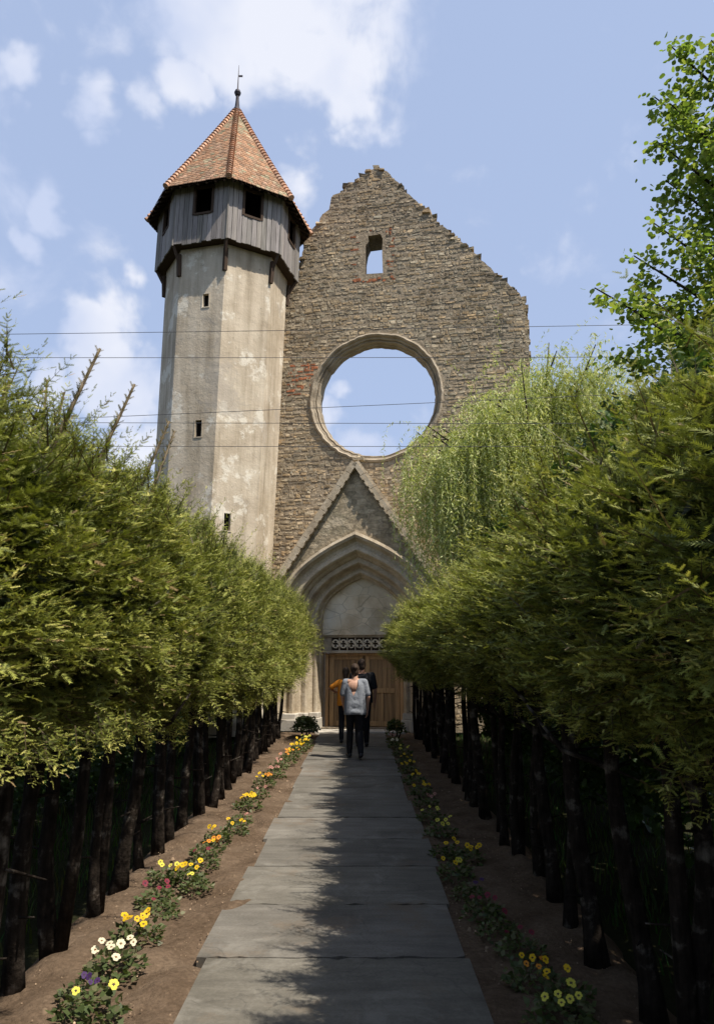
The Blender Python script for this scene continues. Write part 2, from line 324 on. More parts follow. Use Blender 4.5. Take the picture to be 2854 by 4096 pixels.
# soil strip, gently lumpy
nx, ny = 90, 420
xs = np.linspace(-2.0, 1.68, nx); ys = np.linspace(-2.0, 18.3, ny)
X, Y = np.meshgrid(xs, ys); Z = np.zeros_like(X)
for k in range(60):
    a = rng.uniform(0, 2*pi); f_ = rng.uniform(3, 26); Z += .010/(f_**.55) * np.sin(f_*(np.cos(a)*X + np.sin(a)*Y) + rng.uniform(0, 6.28))
Z += rng.normal(0, .0022, Z.shape)
Z -= .04*np.exp(-((X+.11)/.68)**10)
edge = np.minimum(X+2.0, 1.68-X); Z -= .17*np.clip(1-edge/.25, 0, 1)**1.5; Z -= .004
V = np.stack([X, Y, Z], -1).reshape(-1, 3); I = np.arange(nx*ny).reshape(ny, nx)
F = np.stack([I[:-1, :-1], I[:-1, 1:], I[1:, 1:], I[1:, :-1]], -1).reshape(-1, 4)
tag(link('soil_bed', mesh_np('soil_bed', V, F, None, M_soil, True)), kind='structure')
# slabs
mb = MB()
y = -1.2; k = 0; joints = []
while y < 17.55:
    L = .955
    if y + L > 17.75: L = 17.75 - y
    xl = -.86 + random.uniform(-.03, .03) - (.05 if 4.5 < y < 5.5 else 0); xr = .64 + random.uniform(-.03, .03)
    dz = random.uniform(-.006, .006); g = .030 if k == 6 else (.006 if k % 2 else .014)
    tn = random.uniform(.84, 1.12); n = 26
    top = []
    for i in range(n+1):
        x = xl + (xr-xl)*i/n
        jf = random.uniform(0, .010)+(.02 if random.random() < .08 else 0); jb = random.uniform(0, .012)+(.025 if random.random() < .08 else 0)
        top.append(((x, y+g+jf), (x, y+L-jb)))
    Vv = []; 
    for (a, b) in top: Vv += [(a[0], a[1], .018+dz), (b[0], b[1], .018+dz+.002), (a[0], a[1], -.05), (b[0], b[1], -.05)]
    Ff = []
    for i in range(n):
        a = 4*i; b = 4*(i+1)
        Ff += [(a, b, b+1, a+1), (a+2, b+2, b, a), (a+1, b+1, b+3, a+3)]
    Ff += [(0, 1, 3, 2), (4*n+2, 4*n+3, 4*n+1, 4*n)]
    mb.add(Vv, Ff, (tn, tn, tn*random.uniform(.97, 1.02)))
    y += L; k += 1
tag(mb.build('path', M_slab), kind='structure')
mb = MB()
for a, b in ((-.98, -.42), (-.405, .17), (.185, .66), (.675, 1.12)):
    mb.box(a, b, 17.78, 18.45, -.1, .045+random.uniform(0, .006), j=.004)
o = mb.build('door_step', M_step, bevel=.012); tag(o, kind='structure')
# crumbs and pebbles on the soil
n = 5200
cx = np.concatenate([rng.uniform(-1.75, -.84, n//2), rng.uniform(.62, 1.5, n//2)]); cy = rng.uniform(2.5, 17.5, n)**1.0
base = np.stack([cx, cy, np.full(n, -.002)], 1)
TV = np.array([(-.5, -.4, -.2), (.5, -.5, -.2), (.45, .5, -.2), (-.4, .45, -.2), (-.25, -.2, .4), (.3, -.25, .35), (.2, .25, .45), (-.2, .2, .3)])
TF = np.array([(0, 1, 5, 4), (1, 2, 6, 5), (2, 3, 7, 6), (3, 0, 4, 7), (4, 5, 6, 7)])
ang = rng.uniform(0, 2*pi, n); Xa = np.stack([np.cos(ang), np.sin(ang), np.zeros(n)], 1); Ya = np.stack([-np.sin(ang), np.cos(ang), np.zeros(n)], 1); Za = np.tile([0, 0, 1.], (n, 1))
sc = rng.uniform(.004, .012, n) * (1 + (rng.random(n) > .97)*1.8)
V, F = inst(TV, TF, base, Xa, Ya, Za, sc)
tn = np.repeat(rng.uniform(.6, 1.3, (n, 1)) * (1 + (rng.random((n, 1)) > .95)*1.2), 5, 0) * np.ones((1, 3))
tag(link('soil_crumbs', mesh_np('soil_crumbs', V, F, tn, M_clod)), 'dry crumbs and pebbles scattered over the soil beside the path', 'pebbles', kind='stuff')
# grass beyond both hedges
n = 26000
gx = np.where(rng.random(n) < .5, rng.uniform(1.75, 6.5, n), -rng.uniform(2.05, 6.5, n)); gy = rng.uniform(.5, 20, n)
TV = np.array([(-.06, 0, 0), (.06, 0, 0), (.04, .12, .55), (-.04, .12, .55), (0, .38, 1.0), (0, .38, 1.0)])
TF = np.array([(0, 1, 2, 3), (3, 2, 4, 5)])
ang = rng.uniform(0, 2*pi, n); Xa = np.stack([np.cos(ang), np.sin(ang), np.zeros(n)], 1); Ya = np.stack([-np.sin(ang), np.cos(ang), np.zeros(n)], 1); Za = np.tile([0, 0, 1.], (n, 1))
V, F = inst(TV, TF, np.stack([gx, gy, np.full(n, -.17)], 1), Xa, Ya, Za, rng.uniform(.06, .17, n))
F = F.reshape(-1, 4); 
V2, F3 = V, np.concatenate([F[:, [0, 1, 2]], F[:, [0, 2, 3]]])
tn = np.repeat(np.stack([rng.uniform(.03, .08, n), rng.uniform(.06, .13, n), rng.uniform(.010, .03, n)], 1), 2, 0)
tag(link('grass', mesh_np('grass', V2, F3, np.concatenate([tn, tn]), M_grass)), 'green grass growing in the shade beyond the two rows of trunks', 'grass', kind='stuff')

# ------------------------------------------------------------------ the ruined church front
RZ = -radians(11)
church = empty('church_facade', (.12, 19.1, 0), RZ)
tag(church, 'ruined rubble stone church front with a great round window opening and a pointed gable', 'church')
def densify(P, step, jit):
    out = []
    for i in range(len(P)-1):
        (x0, z0), (x1, z1) = P[i], P[i+1]; L = math.hypot(x1-x0, z1-z0); n = max(1, int(L/step))
        for k in range(n):
            t = k/n; out.append((x0+(x1-x0)*t + random.uniform(-jit, jit), z0+(z1-z0)*t + random.uniform(-jit, jit)))
    out.append(P[-1]); return out
edgeL = [(-2.25, 12.45), (-1.95, 12.5), (-1.72, 12.95), (-1.72, 13.55), (-1.58, 13.92), (-1.25, 14.17), (-1.14, 14.44), (-.98, 14.6), (-.90, 14.95), (-.59, 15.1), (-.40, 15.32), (-.12, 15.42), (.2, 15.68), (.47, 15.78), (.77, 15.57), (1.25, 14.93), (1.69, 14.44), (2.24, 13.7), (2.85, 13.06), (3.32, 12.52), (3.72, 12.07), (4.01, 11.68), (4.33, 11.42), (4.44, 10.95), (4.42, 10.3), (4.50, 9.54), (4.44, 8.2), (4.50, 6.4), (4.46, 3.0), (4.5, 0)]
ed = densify(edgeL, .13, .035)
outer = [(-3.6, 0), (-3.6, 12.3)] + [( -2.9, 12.38)] + ed[:-1] + [(4.5, -.05), (-3.6, -.05)]
outer = outer[1:]
RC = (.39, 8.72); RR = 1.62
rose = [(RC[0]+1.77*cos(2*pi*k/72), RC[1]+1.77*sin(2*pi*k/72)) for k in range(72)]
slitF = [(.12, 12.40), (.62, 12.38), (.60, 13.0), (.62, 13.45), (.56, 13.60), (.20, 13.58), (.22, 13.40), (.13, 13.3)]
slitB = [(-.05, 12.40), (.70, 12.38), (.70, 13.0), (.70, 13.55), (.60, 13.8), (.08, 13.78), (.0, 13.6), (-.05, 13.3)]
doorH = [(-1.16, .02), (1.16, .02), (1.16, 2.7), (1.05, 3.15), (.75, 3.6), (.4, 3.9), (0, 4.08), (-.4, 3.9), (-.75, 3.6), (-1.05, 3.15), (-1.16, 2.7)]
# the door is a notch in the base of the wall, filled by the portal
wallo = prism('wall', outer, [rose, slitF, doorH], 0, 1.15, M_mortar, church, [[(RC[0]+(x-RC[0])*1.10, RC[1]+(z-RC[1])*1.10) for x, z in rose], slitB, doorH])
def inside(P, x, z):
    c = False; j = len(P)-1
    for i in range(len(P)):
        xi, zi = P[i]; xj, zj = P[j]
        if (zi > z) != (zj > z) and x < (xj-xi)*(z-zi)/(zj-zi)+xi: c = not c
        j = i
    return c
def in_portal(x, z):
    if abs(x) < 2.12 and z < 3.75: return True
    return z < 6.8 and abs(x) < 2.12 and z < 6.6 - abs(x)*1.5
pal = [(.60, .485, .35), (.52, .43, .32), (.60, .51, .40), (.43, .36, .28), (.54, .48, .39), (.53, .41, .28), (.64, .56, .45), (.41, .36, .30)]
stones = MB(); z = .02
while z < 15.7:
    h = random.uniform(.05, .098); x = -3.0 - random.random()*.2; ph = random.uniform(0, 6)
    while x < 4.6:
        w = random.uniform(.09, .27); zz = z + .035*sin(x*1.3+ph) + random.uniform(-.018, .018); w *= random.choice((.5, .8, 1, 1)); hs = h; h = hs*random.uniform(.75, 1.35)
        cx_, cz_ = x+w/2, zz+h/2
        ok = inside(outer, cx_, cz_) and math.hypot(cx_-RC[0], cz_-RC[1]) > 1.86 + w*.22
        ok = ok and not (-.02-w*.4 < cx_ < .70+w*.4 and 12.33 < cz_ < 13.68) and not in_portal(cx_, cz_)
        if ok and random.random() < .95:
            p = random.uniform(.002, .014); t = random.choice(pal); b_ = random.uniform(.80, 1.15)
            if random.random() < .008: t = (.62, .58, .50)
            # red brick set round the little window, and a few repairs beside the rose
            if (-.5 < cx_ < 1.1 and 12.1 < cz_ < 13.75 and abs(cx_-.36) < .62 and random.random() < .45) or (-2.1 < cx_ < -1.25 and 8.9 < cz_ < 9.9 and random.random() < .55): t = (.46, .19, .11)
            if cz_ > 13.2 and random.random() < .45: t = tuple(c*.72 for c in t)
            if math.hypot(cx_-3.4, (cz_-11.2)*.8) < .9 and random.random() < .6: t = tuple(c*.6 for c in t)
            t = tuple(c*b_ for c in t)
            g = .004; j = .016
            R = lambda a: random.uniform(-a, a)
            x0, x1, z0, z1 = x+g, x+w-g, zz+g*.6, zz+h-g*.6
            i_ = min(.020, h*.22)
            P = [(x0+R(j), .03, z0+R(j)), (x1+R(j), .03, z0+R(j)), (x1+R(j), .03, z1+R(j)), (x0+R(j), .03, z1+R(j)),
                 (x0+i_+R(j), -p+R(.005), z0+i_*.6+R(j*.6)), (x1-i_+R(j), -p+R(.005), z0+i_*.6+R(j*.6)), (x1-i_+R(j), -p+R(.005), z1-i_*.6+R(j*.6)), (x0+i_+R(j), -p+R(.005), z1-i_*.6+R(j*.6))]
            for q in range(8):      # stones at the broken edge are cut to its line
                px, py, pz = P[q]
                for _ in range(12):
                    if inside(outer, px, pz): break
                    px += (cx_-px)*.18; pz += (cz_-pz)*.18
                P[q] = (px, py, pz)
            stones.add(P, [(4, 5, 6, 7), (0, 1, 5, 4), (1, 2, 6, 5), (2, 3, 7, 6), (3, 0, 4, 7)], t)
        x += w; h = hs
    z += h
# loose cap stones along the broken top
for i in range(len(ed)-8):
    if random.random() < .45: continue
    (x, zz) = ed[i]
    if zz < 11.4 or x > 4.3: continue
    w = random.uniform(.06, .12); h = random.uniform(.0, .04); dk = random.uniform(.5, .9); t = tuple(c*dk for c in random.choice(pal))
    for q in range(3):
        y0 = q*.38+random.uniform(-.05, .05)
        stones.box(x-w, x+w, y0, y0+.36, zz-.06, zz+h, t, j=.035)
# stones on the end face
z = .1
while z < 11.2:
    h = random.uniform(.08, .14)
    yy = 0.0
    while yy < 1.1:
        w = random.uniform(.15, .4); dk = random.uniform(.7, 1.1); t = tuple(c*dk for c in random.choice(pal))
        stones.box(4.38, 4.47+random.uniform(0, .10)-(.06 if 7 < z < 9.3 else 0), yy+.01, min(1.15, yy+w-.01), z+.008, z+h-.008, t, j=.01); yy += w
    z += h
stones.build('stonework', M_rubble, church)
# rose moulding
prof = [(1.85, .03), (1.85, -.03), (1.80, -.06), (1.765, -.02), (1.755, .05), (1.71, .06), (1.70, .14), (1.66, .11), (1.635, .17), (1.63, .26), (1.60, .27), (1.595, .46), (1.67, .54), (1.78, .80), (1.94, 1.17), (2.0, 1.17)]
n = 96; V = []; F = []
for k in range(n):
    a = 2*pi*k/n; jr = random.uniform(-.016, .016)
    for (r, y) in prof: V.append((RC[0]+(r+jr)*cos(a), y+random.uniform(-.006, .006), RC[1]+(r+jr)*sin(a)))
m_ = len(prof)
for k in range(n):
    for i in range(m_-1): F.append((k*m_+i, ((k+1) % n)*m_+i, ((k+1) % n)*m_+i+1, k*m_+i+1))
mb = MB(); mb.add(V, F); mb.build('rose_window_moulding', M_rose, church)

# portal
def arch_pts(w, z0, zs, n=14, ratio=1.13):
    # pointed arch with steep haunches
    h = w*ratio; P = [(-w, z0), (-w, zs)]
    for k in range(1, n+1):
        t = 1-(1-k/n)**1.15; P.append((-w*(1-t**2.7) if k < n else 0, zs+h*t))
    return P + [(-x, z) for x, z in reversed(P[:-1])]
ZS = 2.6
out_w = 2.0
ap = arch_pts(1.96, 0, ZS)
gab = [(-2.12, -.02), (-2.12, 3.62), (-1.93, 3.72), (0, 6.62), (1.93, 3.72), (2.12, 3.62), (2.12, -.02)]
full = gab + [(x, z if z > 0 else -.02) for x, z in reversed(ap)]
prism('portal_gable', full, [], -.80, .0-.004, M_gable, church)
prof = [(2.0, -.78), (2.0, -.87), (1.93, -.90), (1.87, -.86), (1.86, -.79), (1.80, -.70), (1.73, -.68), (1.68, -.73), (1.61, -.73), (1.57, -.67), (1.555, -.56), (1.50, -.50), (1.47, -.43), (1.42, -.44), (1.36, -.44), (1.325, -.38), (1.31, -.27), (1.27, -.20), (1.23, -.17), (1.20, -.19), (1.15, -.19), (1.12, -.13), (1.10, -.02), (1.06, .02), (1.05, .34)]
V = []; F = []; m_ = None
for (w, y) in prof:
    P = arch_pts(w, .22, ZS, 16); m_ = len(P); V += [(x, y+random.uniform(-.004, .004), z) for x, z in P]
for i in range(len(prof)-1):
    for k in range(m_-1): F.append((i*m_+k, i*m_+k+1, (i+1)*m_+k+1, (i+1)*m_+k))
mb = MB(); mb.add(V, F); mb.build('portal_arch_moulding', M_dressed, church)
# capitals band at springing and plinths
mb = MB()
for sgn in (-1, 1):
    for (w, y) in ((1.70, -.70), (1.42, -.42), (1.17, -.16)):
        mb.box(sgn*w-.11, sgn*w+.11, y-.07, y+.12, ZS-.16, ZS-.02, j=.006)
    mb.build('capital', M_dressed, church, bevel=.02); mb = MB()
for sgn in (-1, 1):
    mb = MB()
    for (w, y, ww) in ((1.74, -.80, .30), (1.44, -.50, .16), (1.18, -.24, .14)):
        mb.box(sgn*w-ww, sgn*w+ww, y-.10, .30, -.02, .26, j=.006); mb.box(sgn*w-ww*.85, sgn*w+ww*.85, y-.05, .28, .26, .40, j=.006)
    mb.build('plinth', M_step, church, bevel=.02)
# coping bars on the gable
for sgn in (-1, 1):
    mb = MB()
    a = Vector((0, 0, 6.60)); b = Vector((sgn*1.98, 0, 3.66)); L = (b-a).length; d = (b-a)/L; nrm = Vector((-d.z*sgn, 0, d.x*sgn))
    if nrm.z < 0: nrm = -nrm
    k = 0; s_ = -.04
    while s_ < L:
        l = random.uniform(.30, .46); l = min(l, L-s_+.02)
        def P(t, h, y): return tuple(a + d*t + nrm*h + Vector((0, y, 0)))
        for (h0, h1, y0, y1) in ((-.05, .07, -.95, .04), (.07, .13, -.90, .02)):
            q = [P(s_+.006, h0, y0), P(s_+l-.006, h0, y0), P(s_+l-.006, h0, y1), P(s_+.006, h0, y1), P(s_+.006, h1, y0), P(s_+l-.006, h1, y0), P(s_+l-.006, h1, y1), P(s_+.006, h1, y1)]
            tt = random.uniform(.8, 1.1)
            mb.add(q, [(0, 3, 2, 1), (4, 5, 6, 7), (0, 1, 5, 4), (1, 2, 6, 5), (2, 3, 7, 6), (3, 0, 4, 7)], (tt, tt, tt))
        s_ += l
    # small hooked lugs under the coping's front edge
    s_ = .35
    while s_ < L-.1:
        for (h0, h1, t0, t1) in ((-.080, -.052, 0, .13),):
            q = [P(s_+t0, h0, -.97), P(s_+t1, h0, -.97), P(s_+t1, h0, -.86), P(s_+t0, h0, -.86), P(s_+t0, h1, -.97), P(s_+t1, h1, -.97), P(s_+t1, h1, -.86), P(s_+t0, h1, -.86)]
            mb.add(q, [(0, 3, 2, 1), (4, 5, 6, 7), (0, 1, 5, 4), (1, 2, 6, 5), (2, 3, 7, 6), (3, 0, 4, 7)])
        s_ += random.uniform(.18, .24)
    mb.build('coping', M_dressed, church)
mb = MB(); mb.tube([(0, -.45, 6.62), (0, -.45, 6.80), (0, -.45, 6.86), (0, -.45, 6.95)], [.08, .05, .09, .04], 8); mb.box(-.15, .15, -.53, -.37, 6.80, 6.90, j=.012)
mb.build('gable_finial', M_gable, church, bevel=.01)
# tympanum, lintel, tracery, door
T = arch_pts(1.10, 2.32, ZS, 16)
prism('tympanum', T, [], .14, .5, M_tymp, church)
mb = MB()
mb.box(-1.06, 1.06, .20, .5, 2.26, 2.33); mb.box(-1.06, 1.06, .16, .5, 1.86, 1.93)
mb.box(-1.06, -.84, .22, .5, 1.935, 2.255); mb.box(.84, 1.06, .22, .5, 1.935, 2.255)
mb.build('lintel', M_dressed, church, bevel=.008)
mb = MB()
for k in range(8):
    cx_ = -.735 + k*.21
    ring = [(cx_+.085*cos(2*pi*q/12), .225, 2.10+.10*sin(2*pi*q/12)) for q in range(13)]
    mb.tube(ring, .020, 6, cap=False)
    for q in range(4): a = pi/4+q*pi/2; mb.tube([(cx_+.085*cos(a)*.95, .225, 2.10+.09*sin(a)), (cx_+.035*cos(a), .225, 2.10+.035*sin(a))], [.02, .012], 5)
    mb.box(cx_+.097, cx_+.113, .205, .26, 1.935, 2.255)
mb.build('tracery_frieze', M_tymp, church)
mb = MB(); mb.box(-.84, .84, .31, .5, 1.935, 2.255); mb.build('frieze_panel', M_darkwood, church)
door = MB()
for sgn in (-1, 1):
    x0, x1 = (-.93, -.012) if sgn < 0 else (.012, .93)
    k = x0
    while k < x1-.02:
        w = min(.115, x1-k); tt = random.uniform(.75, 1.1); door.box(k+.003, k+w-.003, .37, .42, .02, 1.855, (tt, tt, tt)); k += .115
door.box(-.93, .93, .43, .46, .02, 1.86, (.5, .5, .5))
dr = door.build('door', M_door, church)
fr = MB()  # rail tints raised to paint ground-bounced light over the wood
for sgn in (-1, 1):
    c0 = sgn*.47
    for (x0, x1, z0, z1) in ((c0-.44, c0-.33, .02, 1.84), (c0+.33, c0+.44, .02, 1.84)): fr.box(x0, x1, .34, .368, z0, z1, (1.5, 1.5, 1.45))
    for z0 in (.04, .86, 1.70): fr.box(c0-.325, c0+.325, .345, .368, z0, z0+.12, (1.35, 1.35, 1.3))
    fr.box(c0-.035, c0+.035, .347, .368, .165, .855, (1.3, 1.3, 1.25))
fr.build('door_rail', M_door, dr, bevel=.006)
mb = MB(); mb.tube([(.07, .30, .98), (.07, .28, 1.0), (.07, .28, 1.10), (.07, .30, 1.12)], .012, 8); mb.build('handle', M_iron, dr)
mb = MB()
mb.box(-1.02, -.935, .27, .45, .0, 1.855, (1.6, 1.55, 1.5)); mb.box(-.935, .935, .27, .30, 1.80, 1.858, (1.5, 1.45, 1.4)); mb.box(.935, 1.02, .27, .45, .0, 1.855, (1.6, 1.55, 1.5))
mb.build('door_frame', M_door, church, bevel=.008)

# ------------------------------------------------------------------ octagonal tower
TX, TY, ROT = -3.682, 18.669, .151
LX = .017
tower = empty('stair_tower', (TX, TY, 0)); tag(tower, 'tall octagonal plastered tower with a grey boarded gallery and a red tiled roof', 'tower')
def oc(R, z, k): a = ROT + k*pi/4; return Vector((LX*(z-6)+R*sin(a), -R*cos(a), z))
def Rsh(z): return 1.565 + .013*(z-6)
def panel(mb, a0, b0, a1, b1, holes, back, depth=.45):
    """quad a0,b0 (bottom left,right) a1,b1 (top); holes (s0,s1,t0,t1) in 0..1; reveals go inward"""
    nrm = (b0-a0).cross(a1-a0).normalized()
    def P(s, t, d=0): return (a0*(1-s)+b0*s)*(1-t) + (a1*(1-s)+b1*s)*t - nrm*d
    ss = sorted({0, 1, *[h[0] for h in holes], *[h[1] for h in holes]}); ts = sorted({*np.linspace(0, 1, 7).tolist(), *[h[2] for h in holes], *[h[3] for h in holes]})
    for i in range(len(ss)-1):
        for j in range(len(ts)-1):
            sc_, tc_ = (ss[i]+ss[i+1])/2, (ts[j]+ts[j+1])/2
            if any(h[0] < sc_ < h[1] and h[2] < tc_ < h[3] for h in holes): continue
            mb.add([P(ss[i], ts[j]), P(ss[i+1], ts[j]), P(ss[i+1], ts[j+1]), P(ss[i], ts[j+1])], [(0, 1, 2, 3)])
    for (s0, s1, t0, t1) in holes:
        c = [(s0, t0), (s1, t0), (s1, t1), (s0, t1)]
        for q in range(4):
            u, v = c[q], c[(q+1) % 4]; mb.add([P(*u), P(*v), P(*v, depth), P(*u, depth)], [(0, 1, 2, 3)])
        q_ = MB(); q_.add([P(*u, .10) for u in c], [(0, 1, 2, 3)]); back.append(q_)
sh = MB(); Z0, Z1 = -.05, 12.1
wins = {}
def win(k, s, z, w, h): wins.setdefault(k, []).append((s-w/2, s+w/2, (z-h/2-Z0)/(Z1-Z0), (z+h/2-Z0)/(Z1-Z0)))
win(-1, .62, 10.60, .13, .35); win(-1, .62, 7.23, .14, .42); win(0, .35, 4.93, .14, .42)
voids = []
for k in range(-4, 4):
    bk = []; panel(sh, oc(Rsh(Z0), Z0, k), oc(Rsh(Z0), Z0, k+1), oc(Rsh(Z1), Z1, k), oc(Rsh(Z1), Z1, k+1), wins.get(k, []), bk)
    voids += bk
sh.build('shaft', M_plaster, tower)
# slit windows with stone frames
def face_frame(k, s, z, R):
    a, b = oc(R, z, k), oc(R, z, k+1); p = a*(1-s)+b*s; u = (b-a).normalized(); nn = Vector((u.y, -u.x, 0)); L = (b-a).length
    return p, u, nn, L
for k in wins:
    for (s0, s1, t0, t1) in wins[k]:
        z0 = Z0+(Z1-Z0)*t0; z1 = Z0+(Z1-Z0)*t1
        p, u, nn, L = face_frame(k, (s0+s1)/2, (z0+z1)/2, Rsh((z0+z1)/2)); hw = (s1-s0)*L/2; h = (z1-z0)/2
        Mx = Matrix((( u.x, nn.x, 0, p.x), (u.y, nn.y, 0, p.y), (0, 0, 1, p.z), (0, 0, 0, 1)))
        mb = MB()
        mb.box(-hw-.03, -hw, -.04, .010, -h-.03, h+.03, M=Mx); mb.box(hw, hw+.03, -.04, .010, -h-.03, h+.03, M=Mx)
        mb.box(-hw, hw, -.04, .010, h, h+.03, M=Mx); mb.box(-hw, hw, -.04, .012, -h-.03, -h, M=Mx)
        fo = mb.build('window', M_plaster, tower)
for b in voids: b.build('slit_shade_pane', M_void, tower)  # dark panes paint the shade inside the slit windows
# gallery : individual boards
ZG, ZE = 12.11, 13.75; RG, RE = 1.942, 2.253
gw = {k: (.36, .73) for k in range(-4, 4)}; gw[0] = (.27, .64); gw[-1] = (.36, .73)
bd = MB(); fm = MB()
for k in range(-4, 4):
    a, b = oc(RG, 6, k), oc(RG, 6, k+1); L = (b-a).length; u = (b-a)/L; nn = Vector((u.y, -u.x, 0))
    nb = 11; w0, w1 = gw[k]; i0 = round(w0*nb); i1 = round(w1*nb)
    for i in range(nb):
        s0, s1 = i/nb, (i+1)/nb; off = random.uniform(0, .014); tt = random.uniform(.72, 1.25); tc_ = (tt, tt*random.uniform(.97, 1.0), tt*random.uniform(.95, 1.02))
        segs = [(ZG-random.uniform(0, .05), ZE)]
        if i0 <= i < i1: segs = [(ZG-random.uniform(0, .05), 12.88)]
        for (z0, z1) in segs:
            P = []
            for (s, d) in ((s0+.004, off), (s1-.004, off), (s1-.004, off-.03), (s0+.004, off-.03)):
                for z in (z0, z1):
                    q = a+u*(L*s)+nn*d; P.append((q.x+LX*(z-6), q.y, z))
            bd.add([P[0], P[2], P[4], P[6], P[1], P[3], P[5], P[7]], [(0, 3, 2, 1), (4, 5, 6, 7), (0, 1, 5, 4), (1, 2, 6, 5), (2, 3, 7, 6), (3, 0, 4, 7)], tc_)
    # window frame timbers of this side
    f1 = MB()
    for (sa, sb, za, zb) in ((i0/nb-.012, i0/nb+.03, 12.86, 13.66), (i1/nb-.03, i1/nb+.012, 12.86, 13.66), (i0/nb+.031, i1/nb-.031, 12.84, 12.90), (i0/nb+.031, i1/nb-.031, 13.60, 13.66)):
        P = []
        for (s, d) in ((sa, .028), (sb, .028), (sb, -.05), (sa, -.05)):
            for z in (za, zb): q = a+u*(L*s)+nn*d; P.append((q.x+LX*(z-6), q.y, z))
        f1.add([P[0], P[2], P[4], P[6], P[1], P[3], P[5], P[7]], [(0, 3, 2, 1), (4, 5, 6, 7), (0, 1, 5, 4), (1, 2, 6, 5), (2, 3, 7, 6), (3, 0, 4, 7)])
    f1.build('gallery_window', M_darkwood, tower)
for k in range(-4, 4): bd.tube([oc(RG-.012, ZG-.03, k), oc(RG-.012, ZE, k)], .034, 6, (.8, .8, .78))
bd.build('gallery_boarding', M_board, tower)
# soffit under the gallery, floor, corner brackets
mb = MB()
for k in range(-4, 4):
    mb.add([oc(RG-.012, ZG+.015, k), oc(RG-.012, ZG+.015, k+1), oc(1.60, ZG+.005, k+1), oc(1.60, ZG+.005, k)], [(0, 3, 2, 1)])
    mb.add([oc(RG-.03, ZG+.02, k), oc(RG-.03, ZG+.02, k+1), oc(.05, ZG+.02, k+1), oc(.05, ZG+.02, k)], [(0, 1, 2, 3)])
mb.build('gallery_floor', M_darkwood, tower)
for k in range(-4, 4):
    p = oc(Rsh(11.4)+.02, 11.35, k); q = oc(1.70, 11.95, k); r = oc(RG-.05, ZG-.01, k)
    mb = MB(); mb.tube([p, q], .065, 4); mb.tube([oc(Rsh(11.5), 11.62, k), r], .05, 4); mb.build('bracket', M_darkwood, tower)
# near-black wall added inside so the gallery openings show painted shade
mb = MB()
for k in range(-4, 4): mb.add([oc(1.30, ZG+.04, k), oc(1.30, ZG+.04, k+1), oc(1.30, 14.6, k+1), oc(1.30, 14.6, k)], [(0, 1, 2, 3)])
mb.build('chamber_shade_wall', M_void, tower)
# roof : tile courses with a slight bell cast at the eaves
ZA = 17.38; ZL = 13.60
def roofR(t): return RE*(1-t) + .02*t - .12*t*(1-t)
def rp(k, t, h=0): z = ZL+(ZA-ZL)*t; p = oc(roofR(t)+h, z, k); return p
tl = MB(); rows = 40
for k in range(-4, 4):
    for r in range(rows):
        t0 = r/rows; t1 = (r+1.35)/rows; t1 = min(t1, .985)
        a, b, c, d = rp(k, t0, .028), rp(k+1, t0, .028), rp(k+1, t1, .0), rp(k, t1, .0)
        L = (b-a).length; n = max(1, int(round(L/.125))); o_ = .5*(r % 2)/n
        for i in range(n+1):
            s0 = max(0, i/n-o_); s1 = min(1, (i+1)/n-o_)
            if s1-s0 < .02: continue
            g = random.random(); z_ = t0
            base = random.choice([(.40, .22, .125), (.43, .245, .145), (.36, .205, .12), (.40, .255, .16), (.33, .21, .135)])
            if random.random() < .12 + .75*max(0, min(1, (z_-.62)*5)): base = random.choice([(.36, .29, .18), (.31, .27, .17), (.40, .31, .20)])
            if random.random() < .03: base = (.48, .29, .19)
            f_ = random.uniform(.8, 1.2); base = tuple(q*f_ for q in base)
            j = random.uniform(-.01, .006); dn = Vector((0, 0, j))
            p0, p1, p2, p3 = a.lerp(b, s0+.003)+dn, a.lerp(b, s1-.003)+dn, d.lerp(c, s1-.003), d.lerp(c, s0+.003)
            th = Vector((0, 0, -.022))
            tl.add([p0, p1, p2, p3, p0+th, p1+th], [(0, 1, 2, 3), (4, 5, 1, 0)], base)
tl.build('roof', M_tile, tower)
mb = MB()
for k in range(-4, 4):
    for q in range(8):
        ta, tb = q/8, min((q+1)/8, .98); dz = Vector((0, 0, -.05))
        mb.add([rp(k, ta, -.02)+dz, rp(k+1, ta, -.02)+dz, rp(k+1, tb, -.01)+dz, rp(k, tb, -.01)+dz], [(0, 1, 2, 3)])
    mb.add([rp(k, 0, .0)+Vector((0, 0, -.032)), rp(k+1, 0, .0)+Vector((0, 0, -.032)), oc(1.9, 13.78, k+1), oc(1.9, 13.78, k)], [(0, 3, 2, 1)])
    # rafter ends
    for i in range(7):
        s = (i+.5)/7; p = rp(k, 0, -.03).lerp(rp(k+1, 0, -.03), s)+Vector((0, 0, -.06)); q = oc(1.85, 13.82, k).lerp(oc(1.85, 13.82, k+1), s); mb.tube([p, q], .035, 4)
mb.build('eaves', M_darkwood, tower)
mb = MB()
for k in range(-4, 4):
    m_ = 34
    for i in range(m_):
        t0 = i/m_ + .002; t1 = (i+1.15)/m_
        if t1 > 1: t1 = 1
        p, q = rp(k, t0, .03), rp(k, t1, .008); tt = random.uniform(.8, 1.2); base = (.60*tt, .35*tt, .23*tt) if random.random() < .75 else (.56*tt, .38*tt, .28*tt)
        mb.tube([p+Vector((0, 0, -.01)), q], [.085, .045], 8, base)
mb.build('ridge_tiles', M_tile, tower)
mb = MB(); AX = LX*(ZA-6)
mb.lathe([(.17, -.14), (.13, 0), (.07, .12), (.05, .35), (.045, .50)], (AX, 0, ZA-.02), 12)
mb.lathe([(.001, .48), (.07, .52), (.10, .60), (.07, .68), (.001, .72)], (AX, 0, ZA-.02), 12)
